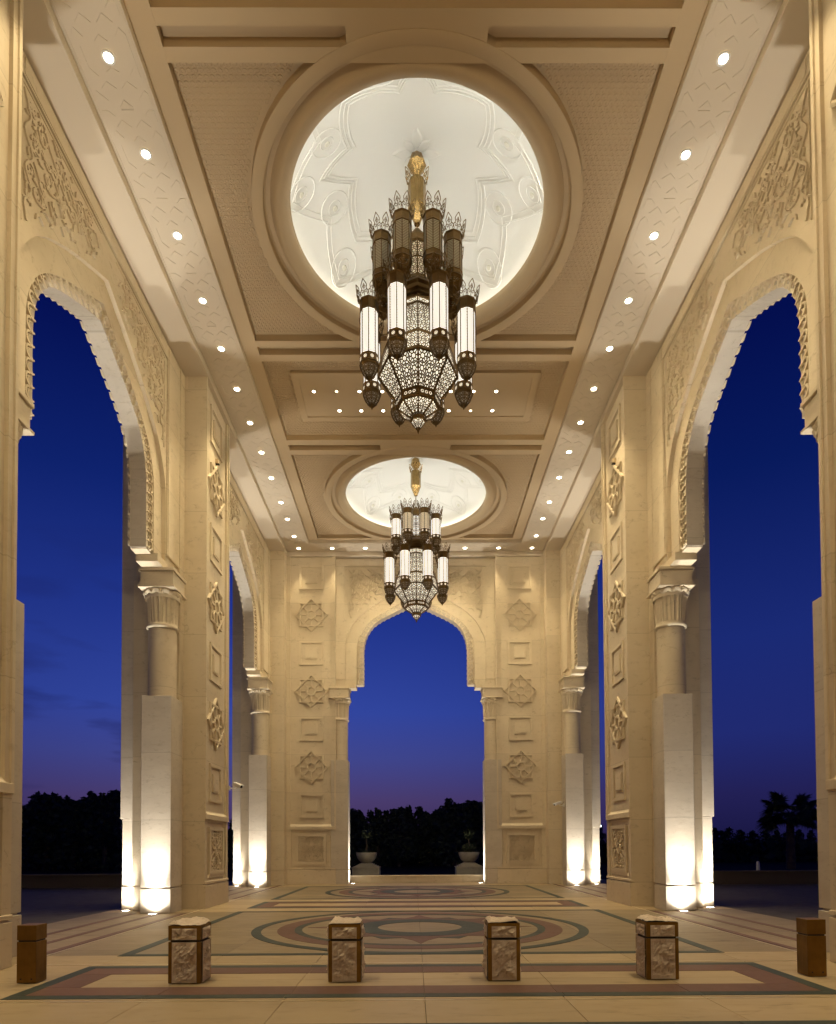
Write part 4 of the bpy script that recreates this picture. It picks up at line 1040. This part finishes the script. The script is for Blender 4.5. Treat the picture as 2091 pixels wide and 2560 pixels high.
for i, (x, lab) in enumerate(bl): stone_bollard((x, 7.36+.02*i, .008), 0, lab, i+1)
def metal_bollard(loc, label):
    e = empty('metal_bollard', label, 'bollard', loc, group='plain bronze bollards at the ends of the row')
    h = .107
    b = MB().bbox(-h, h, -h, h, 0, .455, .004).build('lower_casing', M['bronze'], e)
    MB().box(-h+.012, h-.012, -h+.012, h-.012, .45, .48).build('groove', M['dark'], e)
    MB().bbox(-h, h, -h, h, .472, .64, .004).build('upper_casing', M['bronze'], e)
    for x in (-.06, .06):
        MB().lathe([(.009, 0), (.009, .004), (.0, .0045)], 10).build('screw', M['dark'], b).matrix_local = Matrix.Translation((x, -h-.001, .045)) @ Matrix.Rotation(PI/2, 4, 'X')
    return e
metal_bollard((-4.405, 7.345, .008), 'plain square bronze bollard at the left end of the row')
metal_bollard((4.465, 7.455, .008), 'plain square bronze bollard at the right end of the row')

# ------------------------------------------------------------------ cctv cameras
def cctv(loc, rotz, label, tilt=.35, tw=.5):
    e = empty('security_camera', label, 'camera', loc, rotz)
    # local +x points along the wall away, body looks towards +y (out), mounted at origin on the wall
    MB().bbox(-.05, .05, -.02, 0, -.06, .06, .004).build('wall_plate', M['white'], e)
    MB().tube([(0, -.01, 0), (0, -.16, -.01), (0, -.2, .03)], .014, 8).build('bracket', M['white'], e)
    b = MB(); b.bbox(-.05, .05, -.16, .16, -.045, .045, .01); b.box(-.06, .06, -.2, .15, .047, .056); b.box(-.06, -.054, -.2, .15, .01, .05); b.box(.054, .06, -.2, .15, .01, .05)
    o = b.build('housing', M['white'], e); 
    l = MB(); l.lathe([(.036, 0), (.036, .012), (.03, .014), (.0, .014)], 16); q = l.build('lens', M['black'], o); q.matrix_local = Matrix.Translation((0, -.16, 0)) @ Matrix.Rotation(PI/2, 4, 'X')
    o.location = (0, -.24, .07); o.rotation_euler = (tilt, 0, tw)
    MB().tube([(0, -.1, .02), (.02, -.03, .12), (.02, -.012, .16)], .006, 6).build('cable', M['black'], e)
    return e
cctv((-5.2, 17.87, 3.14), PI/2, 'white security camera on the left middle pier looking to the right', .3, -.7)
cctv((5.66, 24.75, 3.05), -PI/2, 'white security camera on the right wall near the far corner', .3, .35)
for s_, nm in ((-1, 'left'), (1, 'right')):
    e = empty('wall_sensor', f'small beige box sensor above the top star on the {nm} middle pier', 'sensor', (s_*(XS+.05), 16.92, 11.72))
    MB().bbox(-.05, .05, -.05, .05, -.06, .06, .006).build('housing', M['ceil'], e); MB().box(-.06, .06, -.03, .03, -.085, -.06).build('sensor_eye', M['black'], e)

# ------------------------------------------------------------------ outside: kerbs, planters, trees
for s_, nm in ((-1, 'left'), (1, 'right')):
    e = empty('planting_wall', f'low rendered garden wall beyond the {nm} arches', 'low wall', (s_*16.5, 25.1, 0))
    MB().bbox(-8.3, 8.3, -.2, .2, -.02, .42, .01).build('wall_body', M['render'], e); MB().bbox(-8.35, 8.35, -.25, .25, .42, .50, .01).build('coping', M['render'], e)
    MB().box(min(-s_*5.2, -s_*7.6), max(-s_*5.2, -s_*7.6), -.28, -.19, 0, .419).build('pier_block', M['render'], e)
e = empty('low_terrace_wall', 'low stone wall across the foot of the far arch', 'low wall', (0, 27.15, 0))
MB().bbox(-4.6, 4.6, -.15, .15, -.02, .25, .006).build('wall_body', M['stone'], e); MB().bbox(-4.62, 4.62, -.18, .18, .25, .30, .006).build('coping', M['stone'], e)
def leafcloud(mb, c, r, n, size, rnd, squash=1):
    for _ in range(n):
        while True:
            p = Vector((rnd.uniform(-1, 1), rnd.uniform(-1, 1), rnd.uniform(-1, 1)))
            if .2 < p.length < 1: break
        p = Vector((p.x*r[0], p.y*r[1], p.z*r[2]))+Vector(c); d = Vector((rnd.gauss(0, 1), rnd.gauss(0, 1), rnd.gauss(0, 1))).normalized()*size*rnd.uniform(.6, 1.4)
        s_ = d.cross(Vector((rnd.gauss(0, 1), rnd.gauss(0, 1), rnd.gauss(0, 1)))).normalized()*size*.45
        mb.add([p-d*.5, p+s_, p+d*.5, p-s_], [(0, 1, 2, 3)])
def planter(x, Y, label, tall):
    e = empty('bowl_planter', label, 'planter', (x, Y, 0))
    b = MB(); b.bbox(-.6, .6, -.6, .6, 0, .55, .01)
    for k, (h, z) in enumerate(((.62, .55), (.53, .595), (.44, .64), (.35, .685), (.27, .73))): b.bbox(-h, h, -h, h, z, z+.044, .006)
    b.build('stepped_base', M['concrete'], e)
    w = MB(); w.lathe([(.02, .775), (.2, .775), (.33, .86), (.42, .99), (.47, 1.17), (.475, 1.24), (.44, 1.24), (.43, 1.2), (.02, 1.19)], 40); bw = w.build('bowl', M['concrete'], e, 40)
    rnd = random.Random(int(x*100)); t = MB(); t.tube([(0, 0, 1.18), (.01, 0, 1.5), (-.01, .01, 1.95)], [.035, .028, .02], 8); t.build('stem', M['bark'], e)
    f = MB(); leafcloud(f, (0, 0, 2.03), (.24, .24, .2), 130 if tall else 260, .11, rnd)
    if not tall: leafcloud(f, (-.03, 0, 1.42), (.33, .33, .22), 260, .1, rnd)
    else: leafcloud(f, (0, 0, 1.27), (.3, .3, .07), 80, .07, rnd)
    f.build('foliage', M['leaf2'], e)
planter(-2.25, 29.2, 'round bowl planter with a thin bare-stemmed tree on a stepped base, left', True)
planter(2.37, 29.2, 'round bowl planter with a leafy shrub on a stepped base, right', False)
# trees: crowns of leaf faces on a branching trunk, four shapes shared
def tree_mesh(seed, h, kind):
    rnd = random.Random(seed); cr = MB(); tr = MB(); rad = h*(.2 if kind else .27)
    tr.tube([(0, 0, -.1), (.05, 0, h*.35), (0, .05, h*.7), (.02, 0, h*.93)], [.16, .12, .07, .02], 8)
    for k in range(34):
        z = h*(.08+.88*(k/33)); w = rad*(math.sin(PI*min(.98, .22+.78*(z/h)))**.7)
        for q in range(2):
            a = rnd.uniform(0, 2*PI); rr = w*rnd.uniform(.25, .95); c = (rr*math.cos(a), rr*math.sin(a), z+rnd.uniform(-.2, .2))
            leafcloud(cr, c, (w*.42+.12, w*.42+.12, h*.055+.1), 16, .30, rnd)
            if q == 0 and k % 4 == 0: tr.tube([(0, 0, z-.3), (c[0]*.6, c[1]*.6, z-.05), c], [.05, .03, .01], 5)
    for q in range(5): leafcloud(cr, (rnd.uniform(-.2, .2), rnd.uniform(-.2, .2), h*(.93+.02*q)), (.16, .16, .28), 12, .24, rnd)
    return cr.mesh('crown', M['leaf']), tr.mesh('trunk', M['bark'])
TM = [tree_mesh(3+k, 5.0, k % 2) for k in range(4)]
tree_list = []
for x, y in ((100, 355), (180, 370), (310, 375), (405, 350), (490, 370), (590, 350), (640, 345), (700, 335), (750, 315), (895, 325), (985, 385), (1075, 365), (1140, 350), (1240, 232), (1300, 285), (1370, 290), (1460, 260), (1530, 260), (1600, 290)): tree_list.append((860+x*.2131, 1950+y*.2131, 'the far arch', 52))
for x, y in ((320, 905), (470, 800), (520, 722), (610, 740), (720, 732), (860, 775), (970, 815), (1050, 850), (1110, 775), (1235, 705), (1320, 770), (1385, 735), (1480, 685), (1560, 700)): tree_list.append((x*.1901, 1850+y*.1901, 'the near left arch', 46))
for x, y in ((150, 1160), (240, 1195), (330, 1160), (480, 1185), (640, 1200), (800, 1200), (960, 1190), (1100, 1200), (1250, 1185), (1400, 1190)): tree_list.append((1760+x*.1907, 1850+y*.1907, 'the near right arch', 60))
for k, x in enumerate((590, 615, 640)): tree_list.append((x, 2040+6*(k % 2), 'the far left arch', 50))
for k, x in enumerate((1480, 1500)): tree_list.append((x, 2060+5*k, 'the far right arch', 55))
cnt = {}
rnd = random.Random(5)
for px, py, where, Y in tree_list:
    Yd = Y+rnd.uniform(-2.5, 2.5); p = at_y(px, py, Yd); h = max(p.z, 1.2); k = cnt.get(where, 0); cnt[where] = k+1
    nm, kd = ('tree', 'tree') if h > 2.4 else ('shrub', 'shrub')
    e = empty('garden_'+nm, f'{ORD[k]} dark {kd} silhouette from the left seen through {where}', kd, (p.x, p.y, 0), rnd.uniform(0, 6.2), group=f'dark trees and shrubs seen through {where}')
    s_ = h/5.1; cm, tm = TM[rnd.randrange(4)]; w = s_*rnd.uniform(1.0, 1.3) if h > 2.4 else s_*2.2
    obj('crown', cm, e, scale=(w, w, s_)); obj('trunk', tm, e, scale=(w, w, s_))
# dense hedge that fills the gaps between them
hm = MB(); rnd = random.Random(9)
for k in range(5200):
    x = rnd.uniform(-48, 48); y = 54+rnd.uniform(0, 6)+(abs(x)*.1); top = 3.0+1.2*noise.noise(Vector((x*.25, 1, 0)))
    if x > 12: top *= .55
    z = rnd.uniform(0, 1)**.8*top; d = Vector((rnd.gauss(0, 1), rnd.gauss(0, 1), rnd.gauss(0, 1))).normalized()*.55; s_ = d.cross(Vector((rnd.gauss(0, 1), rnd.gauss(0, 1), rnd.gauss(0, 1)))).normalized()*.4; p = Vector((x, y, z))
    hm.add([p-d, p+s_, p+d, p-s_], [(0, 1, 2, 3)])
hm.build('hedge', M['leaf'], kind='stuff', label='dark dense hedge below the tree line', cat='hedge')
# fan palm at the right
def palm(loc, H, label, seed, spread=1.0):
    rnd = random.Random(seed); e = empty('fan_palm', label, 'palm tree', loc)
    t = MB(); n = 22
    for k in range(n):
        z0, z1 = H*k/n, H*(k+1)/n; r = .27-.06*k/n; t.lathe([(r*.92, z0), (r*1.08, z1-.02), (r*.9, z1)], 10)
    t.build('trunk', M['palmbark'], e)
    c = MB()
    for k in range(32):
        a = rnd.uniform(0, 2*PI); el = rnd.uniform(-.5, .95); d = Vector((math.cos(a)*math.cos(el), math.sin(a)*math.cos(el), math.sin(el)))
        st_ = Vector((0, 0, H)); tip = st_+d*rnd.uniform(.7, 1.25)*spread; c.tube([st_, (st_+tip)/2+Vector((0, 0, .05)), tip], [.03, .022, .015], 4)
        sd = d.cross(Vector((rnd.gauss(0, .5), rnd.gauss(0, .5), 1))).normalized(); upv = sd.cross(d)
        for j in range(30):
            b = -2.0+4.0*j/29; v = (d*math.cos(b)+sd*math.sin(b)); l = rnd.uniform(.8, 1.1)*spread*(1-.12*abs(b)); q = v.cross(upv).normalized()*.045
            m = tip+v*l*.5; en = tip+v*l+Vector((0, 0, -.22*l))
            c.add([tip-q*.4, tip+q*.4, m+q, en, m-q], [(0, 1, 2, 3, 4)])
    c.build('crown', M['leaf'], e)
pp = at_y(1760+.1907*1130, 1850+.1907*900, 40)
palm((pp.x, pp.y, 0), at_y(1760+.1907*1130, 1850+.1907*970, 40).z, 'dark fan palm with a rough trunk seen through the near right arch', 4, .98)
# a lit garden lamp far off
p3 = at_y(1501, 2067, 40)
e = empty('garden_lamp', 'tiny lit garden lamp post seen through the far right arch', 'lamp', (p3.x, p3.y, 0))
MB().tube([(0, 0, 0), (0, 0, p3.z)], .04, 8).build('post', M['black'], e)
MB().lathe([(.001, p3.z-.05), (.07, p3.z), (.07, p3.z+.08), (.001, p3.z+.13)], 10).build('lamp_globe', emat('garden_lamp_globe', (.8, .95, 1), 6), e)
# white marker post before the right garden bed
p4 = at_y(1760+.1907*688, 1850+.1907*1750, 25.9)
e = empty('marker_post', 'small white rounded post behind the low wall through the near right arch', 'post', (p4.x, 25.75, 0))
MB().lathe([(.07, 0), (.07, .75), (.05, .83), (.001, .86)], 14).build('post', M['white'], e)
